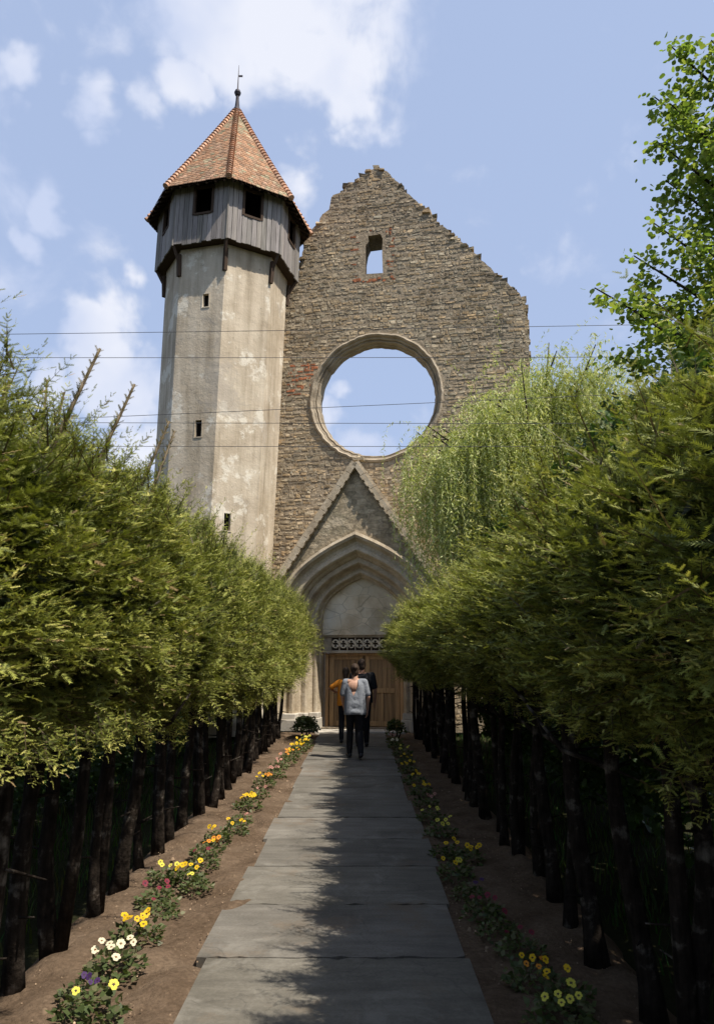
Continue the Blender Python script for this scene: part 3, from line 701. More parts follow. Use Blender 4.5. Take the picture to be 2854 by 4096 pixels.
mb.tube([(AX, 0, ZA+.65), (AX+.01, 0, ZA+1.52)], [.022, .006], 6); mb.box(AX+.0, AX+.13, -.006, .006, ZA+1.12, ZA+1.18)
mb.build('finial', M_iron, tower, smooth=False)

# ------------------------------------------------------------------ overhead cables
def cable(z0, z1, sag, label, y=12.0, r=.0048):
    mb = MB(); P = []
    for i in range(41):
        t = i/40; x = -22+44*t; P.append((x, y, z0+(z1-z0)*t - sag*4*t*(1-t)))
    mb.tube(P, r, 6); o = mb.build('overhead_cable', M_cable); tag(o, label, 'cable', 'overhead cables crossing the sky')
k_ = 12.0/14
def zc(z): return 1.65+(z-1.65)*k_
cable(zc(8.14)-.1, zc(8.14)+.62, .12, 'topmost of the thin dark cables crossing in front of the tower')
cable(zc(7.70)+.06, zc(7.70)+.12, .10, 'second thin dark cable from the top, just below the topmost one')
cable(zc(6.74)-1.0, zc(6.74)+1.05, .08, 'slanting dark cable that rises to the right through the round window', y=12.05)
cable(zc(6.34)+.09, zc(6.32)+.05, .10, 'level dark cable crossing the middle of the round window')
cable(zc(5.85)+.05, zc(5.85)+.05, .08, 'lowest thin cable, crossing the bottom of the round window')

# ------------------------------------------------------------------ conifer hedges
def sprig_template():
    V = []; F = []
    def tri(a, b, c): i = len(V); V.extend([a, b, c]); F.append((i, i+1, i+2))
    tri((-.014, 0, 0), (.014, 0, 0), (0, 1.0, 0))
    for k in range(8):
        y = .06+.115*k; l = .29*(1-.35*y)
        for s in (-1, 1):
            a = radians(52 - 14*y); dx, dy = s*sin(a)*l, cos(a)*l; zt = .05*((k*7+s*3) % 5-2)/2
            tri((0, y-.05, 0), (0, y+.05, 0), (dx, y+dy, zt))
    return np.array(V), np.array(F)
SPV, SPF = sprig_template()
def perp(d, r):
    u = norm(np.cross(d, r)); return u, np.cross(u, d)
def branchlets(O, D, L, per=12, spl=.085, seed=0, tipcol=None, bright=None, droop=-.1):
    """vectorised feathery shoots: O origins, D directions, L lengths -> V,F,tint"""
    r = np.random.default_rng(seed); n = len(O); Vs, Fs, Ts = [], [], []; nv = 0
    up = np.tile([0, 0, 1.], (n, 1)) + r.normal(0, .35, (n, 3)); side, nor = perp(D, up)
    c0 = np.array([.085, .108, .022]); c1 = np.array([.35, .37, .075]); c2 = np.array([.60, .55, .16]); c3 = np.array([.36, .25, .12])  # dark base tone paints shade deep in the crown; pale tips are new growth
    for k in range(per+1):
        t = (k+.5)/per if k < per else 1.0
        t = min(t, 1.0)
        base = O + D*(L*t)[:, None] + np.array([0, 0, droop])*((L*t*t)[:, None])
        for s in ((-1, 1) if k < per else (0,)):
            a = radians(52)*s; dr = norm(D*cos(a) + side*sin(a) + r.normal(0, .26, (n, 3)) + np.array([0, 0, .15]))
            x, z = perp(dr, nor + r.normal(0, .5, (n, 3)))
            sc = spl*(1-.45*t)*r.uniform(.75, 1.25, n)*(.95 if s == 0 else 1) * np.clip(L/.22, .75, 1.3)
            V, F = inst(SPV, SPF, base, x, dr, z, sc)
            Vs.append(V); Fs.append(F+nv); nv += len(V)
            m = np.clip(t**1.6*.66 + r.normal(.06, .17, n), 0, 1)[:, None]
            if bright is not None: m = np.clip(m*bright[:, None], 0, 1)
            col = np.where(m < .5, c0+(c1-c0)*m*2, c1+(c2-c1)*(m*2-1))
            if s == 0: col = np.where(r.random((n, 1)) < .16, c3, col)
            ct = np.repeat(col[:, None, :], len(SPF), 1)
            ct = ct*(1+.35*(np.linspace(0, 1, len(SPF))[None, :, None]-.4))
            Ts.append(ct.reshape(-1, 3))
    # woody stems
    TV = np.array([(-.012, 0, 0), (.012, 0, 0), (0, 1, .0)]); V = np.concatenate([O[:, None]-side[:, None]*.004, O[:, None]+side[:, None]*.004, (O+D*L[:, None]+np.array([0, 0, droop])*L[:, None])[:, None]], 1).reshape(-1, 3)
    Vs.append(V); Fs.append(np.arange(3*n).reshape(n, 3)+nv); Ts.append(np.tile([.10, .075, .04], (n, 1)))
    return Vs, Fs, Ts
def crown_mesh(seed, c, zc, a=.84, b=.42, nb=1000, leaders=0, lead_dir=(0, 0, 1), lead_len=(.3, .8), slim=0.0):
    r = np.random.default_rng(seed)
    # directions on the crown's shell, fewer toward the neighbours
    d = norm(r.normal(0, 1, (nb*3, 3))); keep = r.random(len(d)) > .62*np.abs(d[:, 1])**1.5; d = d[keep][:nb]
    ex = np.array([a, b, c]); lump = 1 + .10*np.sin(d[:, 0]*5+seed)+.09*np.sin(d[:, 2]*6+seed*2.1)+.06*np.sin(d[:, 1]*9+seed)
    rho = np.hypot(d[:, 0], d[:, 2]); boxy = 1/np.maximum(.78, (rho**3.2+np.abs(d[:, 1])**3.2)**(1/3.2))
    rad = boxy*lump*.93
    nn = norm(d/ex)
    # shoots grow in clumps: ncl clump centres, each with its own reach and lean
    ncl = 62; cd = d[:ncl]; reach = r.uniform(-.16, .10, ncl); lean = r.normal(0, .35, (ncl, 3)); tone = r.uniform(.75, 1.25, ncl)
    own = np.argmax(d @ cd.T + r.normal(0, .004, (nb, ncl)), 1); off = 1-np.clip((d*cd[own]).sum(1), -1, 1)
    L = r.uniform(.11, .24, nb)
    dd = norm(d*.62+cd[own]*.38)
    endp = dd*ex*rad[:, None] + nn*(reach[own]-.9*np.sqrt(off)*.22)[:, None]
    D = norm(norm(d-cd[own]*.55)*.8 + nn*.45 + lean[own] + r.normal(0, .3, (nb, 3)) + np.array([0, 0, .45]))
    O = endp - D*(L*r.uniform(.75, 1.0, nb))[:, None] + np.array([0, 0, zc])
    Vs, Fs, Ts = branchlets(O, D, L, 7, .048, seed, droop=-.03, bright=tone[own])
    nv = sum(len(v) for v in Vs)
    # longer feathered shoots standing out of the clipped surface
    ns = 60; ds = norm(r.normal(0, 1, (ns, 3))+np.array([0, 0, .55])); Ls = r.uniform(.22, .42, ns); Dsh = norm(ds*.8+r.normal(0, .3, (ns, 3))+np.array([0, 0, .55]))
    V1, F1, T1 = branchlets(ds*ex*.90+np.array([0, 0, zc]), Dsh, Ls, 10, .040, seed+90, droop=0)
    for v, f, t in zip(V1, F1, T1): Vs.append(v); Fs.append(f+nv); Ts.append(t)
    nv = sum(len(v) for v in Vs)
    # second, deeper layer, toned down to paint in the crown's inner shade
    nb2 = int(nb*.75); d2 = norm(r.normal(0, 1, (nb2, 3))); D2 = norm(d2 + r.normal(0, .5, (nb2, 3))+np.array([0, 0, .3])); O2 = d2*ex*.62 + np.array([0, 0, zc])
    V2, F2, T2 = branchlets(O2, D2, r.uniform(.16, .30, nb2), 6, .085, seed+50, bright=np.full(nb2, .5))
    for v, f, t in zip(V2, F2, T2): Vs.append(v); Fs.append(f+nv); Ts.append(t)
    nv = sum(len(v) for v in Vs)
    if leaders:
        th = r.uniform(0, 2*pi, leaders); rr = np.sqrt(r.random(leaders))*.8
        px, py = np.cos(th)*rr*a, np.sin(th)*rr*b; pz = zc + c*np.sqrt(np.maximum(0, 1-rr**2))*.75
        O3 = np.stack([px, py, pz], 1); D3 = norm(np.array(lead_dir)+r.normal(0, .12, (leaders, 3))); L3 = r.uniform(*lead_len, leaders)
        # bare upright leaders with short needles
        for q in range(leaders):
            m = int(L3[q]/.035)
            tt = np.linspace(0, 1, m); Ob = O3[q]+D3[q]*(L3[q]*tt)[:, None]
            ang = r.uniform(0, 2*pi, (m, 5)); 
            u, w = perp(D3[q][None], np.array([[1., .2, .1]])); 
            rad_ = np.cos(ang)[..., None]*u[0]+np.sin(ang)[..., None]*w[0]
            dr = norm(rad_*1.0 + D3[q]*1.3).reshape(-1, 3); bb = np.repeat(Ob, 5, 0)
            x, z = perp(dr, r.normal(0, 1, dr.shape)); sc_ = .062*(1-.5*np.repeat(tt, 5))*r.uniform(.7, 1.2, len(dr))
            V, F = inst(SPV, SPF, bb, x, dr, z, sc_); Vs.append(V); Fs.append(F+nv); nv += len(V)
            col = np.array([.10, .115, .03])*(1-np.repeat(tt, 5)[:, None])+np.array([.20, .15, .06])*np.repeat(tt, 5)[:, None]
            Ts.append(np.repeat(col, len(SPF), 0))
            # stem as a thin three-sided rod
            e = O3[q]+D3[q]*(L3[q]+.02); s0 = .012
            R3 = [u[0], -.5*u[0]+.87*w[0], -.5*u[0]-.87*w[0]]
            V = np.array([O3[q]+s0*k3 for k3 in R3]+[e+s0*.55*k3 for k3 in R3]); F = np.array([(0, 1, 4), (0, 4, 3), (1, 2, 5), (1, 5, 4), (2, 0, 3), (2, 3, 5), (3, 4, 5)])
            Vs.append(V); Fs.append(F+nv); nv += 6; Ts.append(np.tile([.16, .12, .07], (7, 1)))
    # dark inner twig cards added to stop light leaking, coloured as shade
    m = 3200; p = norm(r.normal(0, 1, (m, 3)))*(r.random(m)**(1/3))[:, None]*ex*.74+np.array([0, 0, zc])
    TV = np.array([(-.5, -.5, 0), (.5, -.4, .1), (.4, .5, -.1), (-.4, .4, .1)]); TF = np.array([(0, 1, 2), (0, 2, 3)])
    y_ = norm(r.normal(0, 1, (m, 3))); x, z = perp(y_, r.normal(0, 1, (m, 3)))
    V, F = inst(TV*np.array([.55, 1, 1]), TF, p, x, y_, z, r.uniform(.03, .075, m)); Vs.append(V); Fs.append(F+nv); Ts.append(np.tile([.032, .045, .012], (2*m, 1))*np.repeat(r.uniform(.6, 1.3, (m, 1)), 2, 0))
    return mesh_np('crown', np.concatenate(Vs), np.concatenate(Fs), np.concatenate(Ts), M_leaf)
def trunk_mesh(seed, zt=1.9, r0=.046):
    random.seed(seed); mb = MB()
    P = []; R = []; x = y = 0; lean = (random.uniform(-.11, .11), random.uniform(-.10, .10)); ph = random.uniform(0, 6)
    for i in range(11):
        t = i/10; P.append((lean[0]*t+.035*sin(5*t+ph)+random.uniform(-.008, .008), lean[1]*t+.03*sin(6*t+ph), -.05+(zt+.05)*t)); R.append(r0*(1.4 if i == 0 else 1.08 if i == 1 else 1)*(1-.45*t)*random.uniform(.92, 1.08))
    mb.tube(P, R, 9)
    for q in range(12):
        i = random.randint(6, 10); p = Vector(P[i]); a = random.uniform(0, 2*pi); l = random.uniform(.25, .6)
        mb.tube([p, p+Vector((cos(a)*l*.5, sin(a)*l*.35, .12*l)), p+Vector((cos(a)*l, sin(a)*l*.6, .5*l))], [.020, .014, .006], 5)
    for q in range(6):
        i = random.randint(2, 6); p = Vector(P[i]); a = random.uniform(0, 2*pi); l = random.uniform(.05, .22); mb.tube([p, p+Vector((cos(a)*l, sin(a)*l, random.uniform(-.3, .3)*l))], [.010, .004], 4)
    if seed % 2 == 0:   # a second stem from the same root
        dx = random.uniform(-.12, .12); mb.tube([(dx*.4, .03, -.05), (dx, .05, .6), (dx*1.2, .05, 1.2), (dx*.7, .03, 1.8)], [.04, .034, .03, .02], 8)
    me = bpy.data.meshes.new('trunk'); me.from_pydata(mb.v, [], mb.f); me.materials.append(M_bark); me.polygons.foreach_set('use_smooth', np.ones(len(mb.f), bool)); me.validate()
    return me
trunks = [trunk_mesh(s) for s in (1, 2, 3, 4, 6)]
ords = ['nearest', 'second', 'third', 'fourth', 'fifth', 'sixth', 'seventh', 'eighth', 'ninth', 'tenth', 'eleventh', 'twelfth', 'thirteenth', 'fourteenth', 'fifteenth', 'sixteenth', 'seventeenth', 'eighteenth', 'nineteenth', 'twentieth', 'twenty-first', 'twenty-second', 'twenty-third', 'twenty-fourth', 'twenty-fifth', 'twenty-sixth', 'twenty-seventh', 'twenty-eighth', 'twenty-ninth', 'thirtieth']
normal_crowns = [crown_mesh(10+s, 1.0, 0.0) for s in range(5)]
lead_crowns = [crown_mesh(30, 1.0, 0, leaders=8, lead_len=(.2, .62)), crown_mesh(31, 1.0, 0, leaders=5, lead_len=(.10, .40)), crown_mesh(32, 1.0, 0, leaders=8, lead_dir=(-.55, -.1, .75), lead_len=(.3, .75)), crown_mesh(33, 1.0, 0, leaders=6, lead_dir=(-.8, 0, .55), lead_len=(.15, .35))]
def hedge(side, x0, ystart, yend, czf, flag):
    n = int((yend-ystart)/.54)+1; R = random.Random(5 if side < 0 else 9)
    for i in range(n):
        y = ystart + i*(yend-ystart)/(n-1) + R.uniform(-.07, .07); x = x0 + R.uniform(-.06, .06)
        c, zc, ax = czf((y-ystart)/(yend-ystart), R)
        t = empty('hedge_tree', (x, y, 0))
        kf = ords[n-1-i]; kn = ords[i]
        if i < n/2:
            w = 'the one nearest the camera' if i == 0 else kn + ' from the camera'
        else:
            w = 'the one nearest the church' if i == n-1 else kf + ' from the church'
        where = 'clipped conifer in the sunlit left row' if side < 0 else 'clipped conifer in the shaded right row'
        tag(t, f'{where}, {w}', 'conifer', 'clipped conifers lining the left of the path' if side < 0 else 'clipped conifers lining the right of the path')
        tr = link('trunk', R.choice(trunks), t, rot=(0, 0, R.uniform(0, 6.28))); s_ = R.uniform(.8, 1.25); tr.scale = (s_, s_, 1)
        me = flag(i, y, R)
        cr = link('crown', me, t, (0, 0, zc)); cr.scale = (ax*R.uniform(.95, 1.05), 1.0*R.choice((-1, 1)), c)
        if side < 0 and me in lead_crowns[2:]: cr.scale.x *= -1
def cz_left(t, R):
    t = max(0, min(1, t)); c = .80+.22*min(1, t*1.4)+R.uniform(-.04, .04); return c, 2.02+.08*t, 1.0
def cz_right(t, R):
    c = .60+.42*max(0, t-.3)+.45*max(0, .28-t)+R.uniform(-.04, .04); return c, 1.94+.08*t, .96
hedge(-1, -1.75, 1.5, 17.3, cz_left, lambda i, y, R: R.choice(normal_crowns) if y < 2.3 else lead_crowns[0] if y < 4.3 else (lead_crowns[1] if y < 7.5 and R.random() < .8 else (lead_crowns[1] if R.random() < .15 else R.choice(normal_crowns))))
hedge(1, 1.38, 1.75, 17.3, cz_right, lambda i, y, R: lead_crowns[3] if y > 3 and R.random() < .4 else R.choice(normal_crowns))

# ------------------------------------------------------------------ leafy shrubs and trees
LV = np.array([(0, 0, 0), (.34, .22, .06), (.46, .55, .05), (.26, .86, 0), (0, 1, -.05), (-.26, .86, 0), (-.46, .55, .05), (-.34, .22, .06), (0, .5, -.03)])
LF = np.array([(0, 1, 8), (1, 2, 8), (2, 3, 8), (3, 4, 8), (4, 5, 8), (5, 6, 8), (6, 7, 8), (7, 0, 8)])
NV = np.array([(0, 0, 0), (.5, .35, 0), (0, 1, 0), (-.5, .35, 0)]); NF = np.array([(0, 1, 2), (0, 2, 3)])
def leaves(P, size, cols, seed, up=.3, narrow=None, out=None, droop=0):
    r = np.random.default_rng(seed); n = len(P)
    y_ = r.normal(0, 1, (n, 3)); y_[:, 2] = y_[:, 2]*.6 + droop
    if out is not None: y_ += out
    y_ = norm(y_); x, z = perp(y_, np.array([0, 0, 1.])*1.2 + r.normal(0, .6, (n, 3)))
    sc = size*r.uniform(.7, 1.25, n)
    if narrow: 
        V, F = inst(NV*np.array([narrow, 1, 1]), NF, P, x, y_, z, sc); m = 2
    else: V, F = inst(LV, LF, P, x, y_, z, sc); m = 8
    col = np.array(cols)[r.integers(0, len(cols), n)]*r.uniform(.75, 1.25, (n, 1))
    return V, F, np.repeat(col, m, 0)
def bush_mesh(seed, ex, n, size, cols, shell=.55, full=False):
    r = np.random.default_rng(seed); d = norm(r.normal(0, 1, (n, 3))); d[:, 2] = d[:, 2] if full else np.abs(d[:, 2])*1.0 - .25*(r.random(n) < .4)
    rad = shell+(1-shell)*r.random(n)**.6; lump = 1+.13*np.sin(d[:, 0]*6+seed)*np.cos(d[:, 1]*5)+.1*np.sin(d[:, 2]*8+seed)
    P = d*np.array(ex)*(rad*lump)[:, None]
    V, F, T = leaves(P, size, cols, seed+1, out=d*.8); return mesh_np('foliage', V, F, T, M_broad)
green_d = [(.035, .065, .018), (.05, .09, .022), (.07, .12, .03)]
def shrub(name, loc, me, label, group=None, stems=5, h=.5, cat='shrub'):
    t = empty(name, loc); tag(t, label, cat, group); link('foliage', me, t, (0, 0, h))
    mb = MB()
    for k in range(stems):
        a = 2*pi*k/stems; mb.tube([(0.03*cos(a), .03*sin(a), -.04), (.10*cos(a), .10*sin(a), h*.6), (.3*h*cos(a), .3*h*sin(a), h*1.1)], [.02, .015, .007], 5)
    mb.build('stem', M_bark, t); return t
# a tall screen added beyond the right-hand row to shade its ground, and a lower one on the left
big = [bush_mesh(70+k, (.95, 1.5, 2.3), 13000, .085, green_d, full=True) for k in range(2)]
nm = ['nearest', 'second', 'third', 'fourth', 'fifth', 'sixth', 'seventh', 'eighth']
for k in range(8):
    t = shrub('shade_shrub', (3.08+.12*(k % 2), -.6+2.3*k, 0), big[k % 2], f'tall leafy shrub added to shade behind the right row of trunks, {nm[k]} from the camera', 'shading shrubs added behind the right hand row', h=2.15); t.rotation_euler.z = k*pi
low = bush_mesh(80, (.8, 1.35, 1.0), 4200, .08, green_d, full=True)
for k in range(8):
    t = shrub('garden_shrub', (-3.75-.12*(k % 2), 1.0+2.25*k, 0), low, f'dark green shrub behind the left row of trunks, {nm[k]} from the camera', 'shrubs behind the left hand row', h=.85); t.rotation_euler.z = k*pi
me = bush_mesh(90, (.27, .25, .26), 1100, .05, [(.08, .11, .045), (.11, .14, .06), (.14, .15, .08)])
shrub('small_bush', (-1.14, 16.9, 0), me, 'low dark green bush beside the plinth left of the church door', h=.2)
me = bush_mesh(91, (.20, .22, .24), 700, .045, [(.05, .075, .03), (.10, .14, .04), (.16, .17, .06)])
shrub('small_bush', (.84, 16.6, 0), me, 'small pale topped bush beside the path right of the church door', h=.18)

# linden on the right : trunk out of frame, limbs reaching left
lin = empty('linden_tree', (6.3, 9.3, 0)); tag(lin, 'broadleaved green tree leaning into view at the right edge against the sky', 'tree')
tips = [(4.22, 8.5, 9.83), (4.0, 8.6, 9.1), (3.92, 8.5, 8.35), (4.05, 8.3, 8.75), (4.1, 8.7, 7.9), (3.80, 8.5, 7.15), (3.55, 8.6, 6.75), (2.98, 8.5, 6.25), (3.25, 8.3, 5.92), (3.2, 8.5, 5.35), (4.75, 8.4, 9.6), (4.6, 8.9, 8.9), (4.55, 8.2, 8.2), (4.5, 8.9, 7.4), (4.3, 8.3, 6.7), (4.2, 8.9, 6.2), (4.0, 8.6, 5.7), (3.7, 8.8, 6.3), (5.2, 8.0, 9.2), (5.2, 8.9, 8.0), (5.0, 8.2, 7.2), (5.0, 9.0, 6.4), (4.9, 8.4, 5.6), (4.4, 8.6, 5.0), (3.9, 8.5, 5.0), (4.6, 8.1, 6.1), (4.85, 8.6, 10.0),(5.6,8.6,10.2),(5.9,10.2,9.6),(7.4,9.4,9.5),(7.9,10,8.2),(7.8,8.4,7.0),(6.6,7.7,7.5),(6.5,11,7.5),(6.4,11,6.0),(7.9,9.2,5.6),(6.3,7.8,5.6)]
mb = MB(); o0 = Vector((6.3, 9.3, 0))
mb.tube([(0, 0, -.1), (.03, 0, 1.5), (-.05, -.05, 3.5), (-.1, -.1, 6), (-.25, -.15, 8), (-.5, -.2, 9.8)], [.22, .18, .15, .11, .07, .02], 10)
LP = []; LO = []; r = np.random.default_rng(4)
for (x, y, z) in tips:
    e = Vector((x, y, z))-o0; zb = max(2.5, z-1.3-.25*abs(e.x)); s = Vector((-.1, -.08, zb)); m_ = s.lerp(e, .5)+Vector((0, 0, .30))
    mb.tube([s, m_, e], [.05, .028, .008], 6)
    pts = [s.lerp(m_, t).lerp(m_.lerp(e, t), t) for t in np.linspace(.45, 1, 9)]
    for q, p in enumerate(pts):
        t = q/8; spread = .30*(1-t)+.05; k_n = int(28+34*(1-t))
        for sub in range(3 if q < 8 else 1):
            c = np.array(p)+r.normal(0, spread, 3)*np.array([1, 1, .55]) if q < 8 else np.array(p)
            LP.append(c+r.normal(0, .075, (k_n//2, 3))*np.array([1.3, 1.2, .7])); LO.append(np.tile(np.array([-.4, 0, -.25]), (k_n//2, 1)))
LP = np.concatenate(LP); LO = np.concatenate(LO)
V, F, T = leaves(LP, .076, [(.20, .28, .06), (.26, .33, .07), (.15, .22, .05), (.34, .39, .11)], 5, out=LO*1.0, droop=-.25)
to = mb.build('trunk', M_bark, lin, smooth=True)
link('crown', mesh_np('crown', V, F, T, M_linden), lin)

# willow in front of the right of the church wall
wil = empty('willow_tree', (3.75, 14.8, 0)); tag(wil, 'pale green weeping willow with fine hanging twigs in front of the church wall', 'tree')
mb = MB(); r = np.random.default_rng(12)
mb.tube([(0, 0, -.1), (.05, 0, 2), (-.05, .05, 4), (0, 0, 6), (.3, 0, 7.3)], [.20, .16, .13, .08, .03], 10)
SPt = []; SOut = []
def strand(p, d, L, gravity=1.0):
    n = max(5, int(L/.032)); pts = []; v = np.array(d, float)*.8; p = np.array(p, float); st = L/n
    for i in range(n):
        v = v*.93+np.array([0, 0, -.10*gravity])+r.normal(0, .035, 3); v /= max(1e-6, np.linalg.norm(v)); p = p+v*st; pts.append(p.copy())
    return np.array(pts)
limbs = []
for k in range(54):
    a = r.uniform(0, 2*pi) if k % 3 else r.uniform(2.3, 4.0); rr = r.uniform(.5, 2.15); zt = 7.65 - .35*rr**1.2 + r.uniform(-.6, .5) + (.5 if cos(a) > .3 else 0)
    e = Vector((cos(a)*rr*1.05-.25, sin(a)*rr*.75, zt-(.7 if cos(a) < -.3 else 0))); s = Vector((0, 0, r.uniform(3.0, 6.0))); m_ = s.lerp(e, .5)+Vector((0, 0, .5)); mb.tube([s, m_, e], [.05, .03, .010], 6)
    for q in range(62):
        t = r.uniform(.25, 1); b = np.array(s.lerp(m_, t).lerp(m_.lerp(e, t), t)); d = r.normal(0, 1, 3)*np.array([1, 1, .4])+np.array([e.x, e.y, .6])*.35
        P = strand(b+r.normal(0, .12, 3), d/np.linalg.norm(d), r.uniform(1.2, 3.4)); P = P[P[:, 2] > 1.2]
        if len(P): SPt.append(P); SOut.append(np.tile([0, 0, -.9], (len(P), 1)))
for k in range(26):    # thin upright shoots at the top
    a = r.uniform(-.9, .9); b = np.array([r.uniform(-1.2, 1.9), r.uniform(-.8, .8), 7.3]); P = []; p = b.copy(); v = np.array([r.normal(.12, .25), 0, 1.0])
    for i in range(int(r.uniform(14, 34))): v += r.normal(0, .07, 3)+np.array([.012, 0, -.02]); v /= np.linalg.norm(v); p = p+v*.05; P.append(p.copy())
    SPt.append(np.array(P)); SOut.append(np.tile([0, 0, .2], (len(P), 1)))
P = np.concatenate(SPt); O_ = np.concatenate(SOut)
V, F, T = leaves(P, .10, [(.46, .50, .20), (.54, .56, .23), (.36, .42, .16), (.62, .60, .29)], 6, narrow=.20, out=O_*1.3)
mb.build('trunk', M_bark, wil, smooth=True)
link('crown', mesh_np('crown', V, F, T, M_broad), wil)

# ------------------------------------------------------------------ pansies
def plant_leaves(seed, rad=.13, h=.11, n=190, cols=((.09, .12, .04), (.12, .15, .055), (.065, .09, .03), (.16, .16, .08))):
    r = np.random.default_rng(seed); a = r.uniform(0, 2*pi, n); rr = rad*np.sqrt(r.random(n)); P = np.stack([np.cos(a)*rr, np.sin(a)*rr, h*(.08+.85*r.random(n)*(1-(rr/rad)**2*.5))], 1)
    V, F, T = leaves(P, .034, list(cols), seed+1, out=np.stack([np.cos(a), np.sin(a), np.full(n, .3)], 1)*.9, narrow=.75)
    return mesh_np('leaves', V, F, T, M_broad)
def bloom_mesh(col, heart=(.05, .02, .05)):
    V = [(0, 0, 0)]; F = []; T = []
    for k, (a, l, w) in enumerate(((60, 1, .58), (120, 1, .58), (0, .95, .55), (180, .95, .55), (270, 1.05, .75))):
        a = radians(a); d = (cos(a), sin(a)); p = (-sin(a), cos(a)); zz = .0025*k
        def q(t, s, z=0): return ((d[0]*t+p[0]*s), (d[1]*t+p[1]*s), z)
        b = len(V); V += [q(.12, -.14, zz), q(.55, -w*.8, zz+.10), q(.95*l, -w*.45, zz+.06), q(.95*l, w*.45, zz+.06), q(.55, w*.8, zz+.10), q(.12, .14, zz), q(.42, 0, zz+.02)]
        F += [(b, b+1, b+6), (b+1, b+2, b+6), (b+2, b+3, b+6), (b+3, b+4, b+6), (b+4, b+5, b+6), (b+5, b, b+6)]
        T += [col]*5+[heart]
    V = np.array(V)*.0195
    return mesh_np('flower', V, np.array(F), np.array(T), M_petal)
BL = {'yellow': bloom_mesh((.80, .52, .02)), 'orange': bloom_mesh((.75, .30, .04)), 'white': bloom_mesh((.80, .72, .52), (.25, .12, .05)), 'purple': bloom_mesh((.07, .03, .12)), 'red': bloom_mesh((.22, .03, .05)), 'lemon': bloom_mesh((.75, .68, .10)), 'pink': bloom_mesh((.50, .25, .20))}
LVS = [plant_leaves(200+k) for k in range(4)]
MS = mat('green stems', base=(.09, .14, .04))
def pansy(x, y, colour, nf, s, label, seed):
    R = random.Random(seed); t = empty('pansy_plant', (x, y, 0), R.uniform(0, 6.28)); t.scale = (s, s, s)
    tag(t, label, 'flowers', 'pansies planted along the path')
    link('leaves', R.choice(LVS), t)
    for k in range(nf):
        a = R.uniform(0, 2*pi); rr = .10*sqrt((k+.5)/nf); z = R.uniform(.105, .145)
        c = colour if isinstance(colour, str) else R.choice(colour)
        f = link('flower', BL[c], t, (rr*cos(a*1.0+k*2.4), rr*sin(a+k*2.4), z))
        # faces lean outward and toward the light
        f.rotation_euler = (R.uniform(.25, 1.0), R.uniform(-.3, .3), -t.rotation_euler.z + R.uniform(-.7, .7)); q = R.uniform(.8, 1.15); f.scale = (q, q, q)

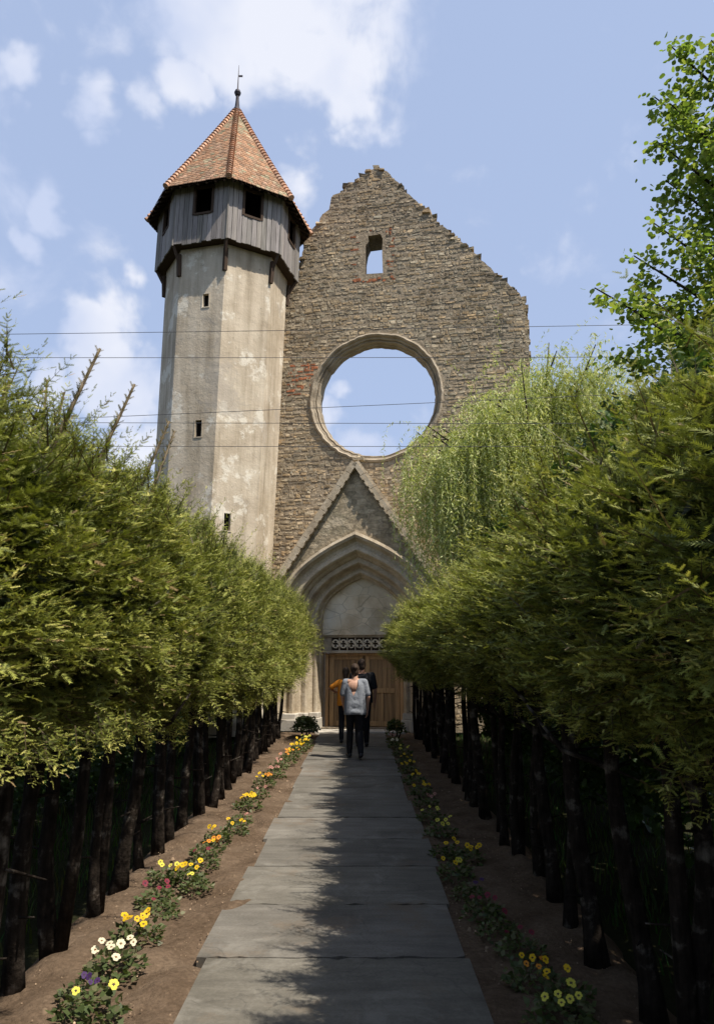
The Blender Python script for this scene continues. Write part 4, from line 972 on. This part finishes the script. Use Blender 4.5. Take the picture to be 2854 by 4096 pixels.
PL = [(-1.24, 3.80, 'lemon', 2, 1.15, 'leafy plant with few greenish yellow blooms at the very bottom left of the flower row'),
 (-1.36, 4.06, 'purple', 4, .8, 'dark purple pansies at the near end of the sunlit left flower row'),
 (-1.30, 4.36, 'white', 8, 1.1, 'creamy white pansies on the brown soil, the only white clump in the left row'),
 (-1.31, 4.82, 'yellow', 10, 1.05, 'bright golden yellow pansies, the big clump just beyond the white one'),
 (-1.28, 5.25, 'red', 1, .85, 'low green plant almost without blooms between yellow and dark red pansies'),
 (-1.37, 5.50, 'red', 4, 1.0, 'dark red pansies in the sunlit left row'),
 (-1.47, 6.05, 'lemon', 4, .95, 'pale lemon pansies nearest the trunks, behind the dark red ones'),
 (-1.30, 6.00, 'yellow', 7, 1.05, 'tight bunch of deep yellow pansies beside the pale lemon ones'),
 (-1.17, 5.85, 'lemon', 2, .8, 'small low plant with two lemon blooms on the path side of the left row'),
 (-1.24, 6.45, 'red', 2, .9, 'green plant with a few dull red blooms beyond the deep yellow bunch'),
 (-1.29, 6.80, ('yellow', 'orange'), 6, 1.0, 'mixed orange and yellow pansies in the middle of the left row'),
 (-1.29, 7.30, 'yellow', 4, .95, 'yellow pansies just beyond the mixed orange and yellow ones, left row'),
 (-1.19, 7.62, 'yellow', 4, .95, 'yellow pansies with bright green leaves half way along the left row'),
 (-1.20, 8.10, 'pink', 2, .85, 'sparse brownish plant between two yellow clumps half way along the left row'),
 (-1.24, 8.85, 'yellow', 9, 1.15, 'wide clump of bright yellow pansies standing alone half way along the left row'),
 (-1.22, 9.60, 'pink', 2, .95, 'dull green plant with few blooms before the orange pansies of the left row'),
 (-1.24, 10.4, ('orange', 'yellow'), 7, 1.1, 'orange pansies in the far half of the left row'),
 (-1.19, 11.2, 'pink', 5, 1.1, 'brownish pink pansies beyond the orange ones in the left row'),
 (-1.20, 11.9, 'pink', 5, 1.1, 'dusty pink pansies in the far half of the left row'),
 (-1.16, 12.6, ('pink', 'orange'), 6, 1.2, 'pink and orange pansies in the far part of the left row'),
 (-1.13, 13.3, ('yellow', 'orange'), 7, 1.2, 'yellow and orange pansies near the far end of the left row'),
 (-1.08, 14.0, 'yellow', 9, 1.3, 'large bright yellow clump near the far end of the left row'),
 (-1.05, 14.8, 'yellow', 8, 1.3, 'yellow pansies before the low bush at the far end of the left row'),
 (-1.06, 15.6, 'lemon', 6, 1.2, 'last lemon yellow clump in front of the low bush by the church door'),
 (.94, 3.80, 'lemon', 6, 1.1, 'bright lemon pansies at the bottom edge of the picture in the shaded right row'),
 (1.02, 4.02, 'yellow', 4, .95, 'yellow pansies just beyond the lemon ones in the shaded right row'),
 (.90, 4.22, ('yellow', 'orange'), 6, .95, 'orange and yellow pansies near the camera in the shaded right row'),
 (.93, 4.62, 'red', 3, .95, 'dark leafy plant with a few dull red blooms in the shaded right row'),
 (.86, 4.92, 'red', 1, .9, 'dark green plant without bright blooms, near part of the shaded right row'),
 (.83, 5.25, 'red', 4, .95, 'dark red pansies in the near part of the shaded right row'),
 (.80, 5.65, 'purple', 2, .9, 'nearly black purple plant in the near part of the shaded right row'),
 (.77, 6.15, ('yellow', 'lemon'), 4, 1.0, 'pale yellow blooms beside the slab edge in the shaded right row'),
 (.92, 6.60, 'yellow', 5, 1.0, 'yellow pansies set back toward the trunks in the shaded right row'),
 (.76, 6.75, 'yellow', 4, 1.0, 'yellow pansies beside the path, half way along the shaded right row'),
 (.80, 7.55, 'lemon', 5, 1.1, 'lemon pansies standing brightest half way along the shaded right row'),
 (.78, 8.25, 'lemon', 4, 1.0, 'light lemon pansies just beyond the brightest ones of the right row'),
 (.80, 9.0, 'pink', 3, 1.0, 'dull pink plant beyond the lemon clumps of the right row'),
 (.80, 9.7, 'yellow', 6, 1.1, 'yellow clump in the far half of the right row'),
 (.79, 10.6, 'yellow', 5, 1.1, 'second yellow clump beyond the dull pink plant of the right row'),
 (.78, 11.6, 'yellow', 5, 1.1, 'small yellow clump in the far third of the right row'),
 (.80, 12.6, 'yellow', 5, 1.1, 'yellow clump level with the walking woman on the right of the path'),
 (.80, 13.6, 'lemon', 5, 1.2, 'lemon clump just beyond the walking woman on the right of the path'),
 (.76, 14.8, 'white', 6, 1.2, 'whitish pansies near the far end of the right row'),
 (.78, 15.7, 'pink', 5, 1.3, 'pink clump before the pale topped bush at the far end of the right row')]
for i, (x, y, c, nf, s_, lab) in enumerate(PL): pansy(x, y, c, nf, s_*1.1, lab, 300+i)

# ------------------------------------------------------------------ people
def blob_mesh(parts, name, m, voxel, smooth=4, parent=None, cut=None):
    """parts: ('c', p, q, r0, r1[, squash]) tapered capsules / ('e', centre, radii) ellipsoids, fused into one skin"""
    V = []; F = []
    def add(vs, fs): b = len(V); V.extend(vs); F.extend([tuple(i+b for i in f) for f in fs])
    def ell(c, r, R3=None, n=16, k=12):
        vs = []; fs = []
        for i in range(1, k):
            for j in range(n):
                a = pi*i/k; b = 2*pi*j/n; vs.append(Vector((c[0]+r[0]*sin(a)*cos(b), c[1]+r[1]*sin(a)*sin(b), c[2]+r[2]*cos(a))))
        vs += [Vector((c[0], c[1], c[2]+r[2])), Vector((c[0], c[1], c[2]-r[2]))]
        for i in range(k-2):
            for j in range(n): fs.append((i*n+j, (i+1)*n+j, (i+1)*n+(j+1) % n, i*n+(j+1) % n))
        for j in range(n): fs.append((len(vs)-2, j, (j+1) % n)); fs.append((len(vs)-1, (k-2)*n+(j+1) % n, (k-2)*n+j))
        add(vs, fs)
    for p in parts:
        if p[0] == 'e': ell(p[1], p[2])
        else:
            a, b, r0, r1 = Vector(p[1]), Vector(p[2]), p[3], p[4]; sq = p[5] if len(p) > 5 else 1.0
            n = 14; d = (b-a).normalized(); u = d.cross(Vector((0, 1, 0)) if abs(d.y) < .9 else Vector((1, 0, 0))).normalized(); w = d.cross(u)
            prof = [(-1, 0), (-.85, .5), (-.5, .86), (0, 1)]; rings = []
            for (t, s) in prof: rings.append((a+d*(t*r0), r0*s))
            for (t, s) in reversed(prof): rings.append((b-d*(t*r1), r1*s))
            vs = []; fs = []
            for (c, r) in rings: vs += [c+max(r, 1e-4)*(cos(2*pi*j/n)*u + sq*sin(2*pi*j/n)*w) for j in range(n)]
            for i in range(len(rings)-1):
                for j in range(n): fs.append((i*n+j, i*n+(j+1) % n, (i+1)*n+(j+1) % n, (i+1)*n+j))
            fs += [tuple(range(n-1, -1, -1)), tuple((len(rings)-1)*n+j for j in range(n))]
            add(vs, fs)
    me = bpy.data.meshes.new(name); me.from_pydata([tuple(v) for v in V], [], F)
    bm_ = bmesh.new(); bm_.from_mesh(me); bmesh.ops.remove_doubles(bm_, verts=bm_.verts, dist=1e-5); bmesh.ops.recalc_face_normals(bm_, faces=bm_.faces); bm_.to_mesh(me); bm_.free()
    o = bpy.data.objects.new(name, me); COL.objects.link(o)
    md = o.modifiers.new('r', 'REMESH'); md.mode = 'VOXEL'; md.voxel_size = voxel; md.use_smooth_shade = True
    sm = o.modifiers.new('s', 'SMOOTH'); sm.iterations = smooth; sm.factor = .5
    dg = bpy.context.evaluated_depsgraph_get(); nm_ = bpy.data.meshes.new_from_object(o.evaluated_get(dg))
    o.modifiers.clear(); o.data = nm_; nm_.name = name; nm_.materials.clear(); nm_.materials.append(m)
    if cut:
        bm_ = bmesh.new(); bm_.from_mesh(nm_); kill = [f for f in bm_.faces if cut(f.calc_center_median())]
        bmesh.ops.delete(bm_, geom=kill, context='FACES'); bm_.to_mesh(nm_); bm_.free()
    nm_.polygons.foreach_set('use_smooth', np.ones(len(nm_.polygons), bool))
    if parent: o.parent = parent
    return o
M_skin = mat('skin', base=(.50, .29, .20), rough=.55, spec=.35)
M_skin2 = mat('tanned skin', base=(.36, .19, .12), rough=.55, spec=.35)
M_hair = mat('dark brown hair', rough=.7, spec=.2, noise=[(40, 4, [(.3, (.020, .013, .009)), (.7, (.07, .045, .03))], 'MIX', 1)], bump=[(60, .5, .01)])
def cloth(name, c, b=12): return mat(name, base=c, rough=.85, spec=.2, bump=[(b, .5, .03), (b*3, .3, .01)])
M_grey = cloth('grey blue jersey', (.21, .225, .25)); M_black = cloth('black cotton', (.018, .018, .02)); M_trous = cloth('dark trousers', (.014, .014, .017), 9)
M_orange = cloth('orange jersey', (.75, .27, .03)); M_shoe = mat('dark shoes', base=(.02, .02, .022), rough=.5); M_sole = mat('grey soles', base=(.28, .28, .27), rough=.7)
M_eye = mat('eye', base=(.05, .04, .035), rough=.2)
def hand(w, d, side, sc=1.0, curl=.5):
    """palm, four unequal bent fingers and a thumb from the palm's side; w wrist, d hand direction"""
    d = Vector(d).normalized(); fwd = Vector((0, 1, 0)); fwd = (fwd - d*fwd.dot(d)).normalized(); inn = d.cross(fwd)*side
    inn = inn if inn.x*side < 0 else -inn
    P = []; w = Vector(w); palm = w + d*.085*sc
    for q in (-1, -.33, .33, 1): P.append(('c', w+d*.018*sc+fwd*.016*q*sc, palm+fwd*.028*q*sc, .015*sc, .0125*sc))
    for q, l in ((1, .068), (.33, .076), (-.33, .071), (-1, .055)):
        a = palm+fwd*.029*q*sc; b = a+(d+inn*curl*.5).normalized()*l*.5*sc; c = b+(d+inn*curl*1.5).normalized()*l*.5*sc
        P += [('c', a, b, .0095*sc, .009*sc), ('c', b, c, .009*sc, .0075*sc)]
    a = w+d*.03*sc+fwd*.026*sc; b = a+(d*.6+fwd*.8+inn*.3).normalized()*.036*sc; c = b+(d*.9+fwd*.35+inn*.4).normalized()*.03*sc
    P += [('c', a, b, .012*sc, .011*sc), ('c', b, c, .011*sc, .009*sc)]
    return P
def person(name, loc, rz, H, label, shirt_m, J, skin=M_skin, vback=False, hairlen='bun', bulk=1.0, shirt_len=.83):
    """J: joints in metres for a 1.70 m figure facing +Y, x to the right"""
    t = empty(name, loc, rz); s = H/1.70; t.scale = (s, s, s); tag(t, label, 'person')
    hx, hy = J.get('head', (0, .02)); hz = 1.565
    P = [('e', (hx, hy, hz+.012), (.074, .092, .108)), ('e', (hx, hy+.022, hz-.05), (.054, .066, .062)), ('c', (0, -.005, 1.36), (hx*.8, hy-.01, 1.50), .058, .052),
         ('e', (hx, hy+.098, hz-.018), (.012, .018, .020)), ('e', (hx-.075, hy-.002, hz-.005), (.010, .020, .030)), ('e', (hx+.075, hy-.002, hz-.005), (.010, .020, .030)), ('e', (hx, hy+.082, hz-.062), (.024, .010, .007)),
         ('e', (0, 0, 1.28), (.165*bulk, .095, .13)), ('e', (0, 0, 1.10), (.13*bulk, .088, .15)), ('e', (0, -.01, .93), (.155*bulk, .105, .13)), ('c', (-.13*bulk, 0, 1.375), (.13*bulk, 0, 1.375), .048, .048)]
    for q, sd_ in (('L', -1), ('R', 1)):
        sh_, el, wr, hd = J['sh'+q], J['el'+q], J['wr'+q], J['hd'+q]; hip, kn, an, fo = J['hip'+q], J['kn'+q], J['an'+q], J['fo'+q]
        P += [('c', sh_, el, .047*bulk, .037), ('c', el, wr, .037, .025)] + hand(wr, hd, sd_)
        P += [('c', hip, kn, .082*bulk, .052), ('c', kn, Vector(kn).lerp(Vector(an), .35), .050, .053), ('c', Vector(kn).lerp(Vector(an), .3), an, .053, .034), ('c', an, fo, .036, .028)]
    body = blob_mesh(P, 'body', skin, .0065, 3, t)
    for sd_ in (-1, 1):
        mb = MB(); mb.lathe([(.0005, -.011), (.008, -.008), (.011, 0), (.008, .008), (.0005, .011)], (hx+sd_*.030, hy+.083, hz+.012), 10); mb.build('eye', M_eye, t, smooth=True)
    # hair : a shaped cap, open over the face
    hp = [('e', (hx, hy-.012, hz+.028), (.084, .098, .108)), ('e', (hx, hy-.05, hz-.02), (.070, .058, .075))]
    if hairlen == 'bun': hp += [('e', (hx+.005, hy-.105, hz+.055), (.042, .038, .042)), ('e', (hx, hy-.05, hz-.07), (.045, .035, .04)), ('c', (hx-.02, hy-.09, hz-.03), (hx-.025, hy-.095, hz-.13), .012, .005)]
    if hairlen == 'long': hp += [('c', (hx, hy-.06, hz-.02), (hx, hy-.08, hz-.20), .065, .05)]
    blob_mesh(hp, 'hair', M_hair, .009, 2, t, cut=lambda c: c.y > hy+.045 and c.z < hz+.062 or (c.y > hy+.02 and c.z < hz-.01))
    # shirt
    P = [('e', (0, 0, 1.27), (.190*bulk, .125, .15)), ('e', (0, -.004, 1.10), (.168*bulk, .118, .18)), ('e', (0, -.012, .95), (.180*bulk, .130, .15)), ('c', (-.145*bulk, 0, 1.365), (.145*bulk, 0, 1.365), .060, .060),
         ('e', (0, -.016, shirt_len+.05), (.180*bulk, .140, .09))]
    for sx_ in (-1, 1): P.append(('c', (sx_*.075*bulk, -.004, 1.26), (sx_*.085*bulk, -.016, shirt_len+.03), .108, .122))
    for q in 'LR':
        a, b = Vector(J['sh'+q]), Vector(J['el'+q]); P.append(('c', a, a.lerp(b, J.get('slv', .80)), .064*bulk, .060))
    def cut(c):
        if c.z > 1.405 and (c.x*c.x+(c.y+.005)**2) < .085**2: return True
        if c.z < shirt_len: return True
        if vback and c.y < -.03 and c.z > 1.12 and -.135 < c.x < .03+.02 and (c.z-1.10) > abs(c.x+.03)*2.3: return True
        return False
    blob_mesh(P, 'shirt', shirt_m, .012, 5, t, cut=cut)
    # trousers
    P = [('e', (0, -.01, .90), (.162*bulk, .108, .125)), ('e', (-.06, -.025, .85), (.09*bulk, .085, .09)), ('e', (.06, -.025, .85), (.09*bulk, .085, .09))]
    for q in 'LR':
        hip, kn, an = Vector(J['hip'+q]), Vector(J['kn'+q]), Vector(J['an'+q]); P += [('c', hip, kn, .096*bulk, .068), ('c', kn, kn.lerp(an, .35), .067, .066), ('c', kn.lerp(an, .3), an, .066, .052)]
    blob_mesh(P, 'trousers', M_trous, .011, 4, t)
    for q in 'LR':
        an, fo = Vector(J['an'+q]), Vector(J['fo'+q]); d = (fo-an); dn = Vector((d.x, d.y, 0)).normalized()
        heel = an-dn*.03+Vector((0, 0, -.045)); toe = fo
        so_ = blob_mesh([('c', heel, toe, .042, .034, 1.0), ('c', an, heel+dn*.05, .045, .04)], 'shoe', M_shoe, .008, 3, t)
        blob_mesh([('c', heel+Vector((0, 0, -.028)), toe+Vector((0, 0, -.020)), .016, .014)], 'sole', M_sole, .007, 1, so_)
    return t
base = dict(hipL=(-.085, 0, .90), hipR=(.085, 0, .90))
Jw = dict(base, head=(.0, .035), shL=(-.175, 0, 1.36), elL=(-.235, .02, 1.10), wrL=(-.20, .16, .92), hdL=(.1, .6, -.8), shR=(.175, 0, 1.36), elR=(.245, -.02, 1.09), wrR=(.235, .06, .86), hdR=(-.05, .15, -1),
          knL=(-.085, .10, .50), anL=(-.095, .14, .10), foL=(-.125, .26, .045), knR=(.09, .03, .48), anR=(.095, -.17, .13), foR=(.085, -.07, .045))
person('person', (-.035, 13.15, .02), radians(3), 1.60, 'woman seen from behind in a loose grey top and dark trousers on the path', M_grey, Jw, vback=True, bulk=1.02, shirt_len=.78)
Jo = dict(base, head=(.0, .04), shL=(-.165, 0, 1.35), elL=(-.36, .0, 1.22), wrL=(-.27, .20, 1.14), hdL=(.7, .6, -.2), shR=(.165, 0, 1.35), elR=(.215, .0, 1.09), wrR=(.21, .10, .86), hdR=(0, .1, -1),
          knL=(-.09, -.02, .48), anL=(-.085, -.14, .12), foL=(-.10, -.03, .045), knR=(.09, .10, .50), anR=(.09, .16, .09), foR=(.10, .28, .045))
person('person', (-.23, 15.5, .02), radians(-4), 1.52, 'person in an orange shirt with raised elbow, half hidden behind the woman in grey', M_orange, Jo, skin=M_skin2, hairlen='long', bulk=.95, shirt_len=.84)
Jm = dict(base, head=(-.01, .04), shL=(-.19, 0, 1.37), elL=(-.25, .0, 1.10), wrL=(-.24, .06, .85), hdL=(0, .1, -1), shR=(.19, 0, 1.37), elR=(.255, -.02, 1.09), wrR=(.25, .03, .84), hdR=(0, .1, -1),
          knL=(-.09, .03, .48), anL=(-.09, -.10, .10), foL=(-.10, .02, .045), knR=(.09, .08, .50), anR=(.09, .12, .09), foR=(.10, .24, .045))
person('person', (.105, 14.9, .02), radians(4), 1.69, 'man in a black t-shirt partly hidden behind the woman in grey', M_black, Jm, skin=M_skin2, hairlen='short', bulk=1.08, shirt_len=.84)
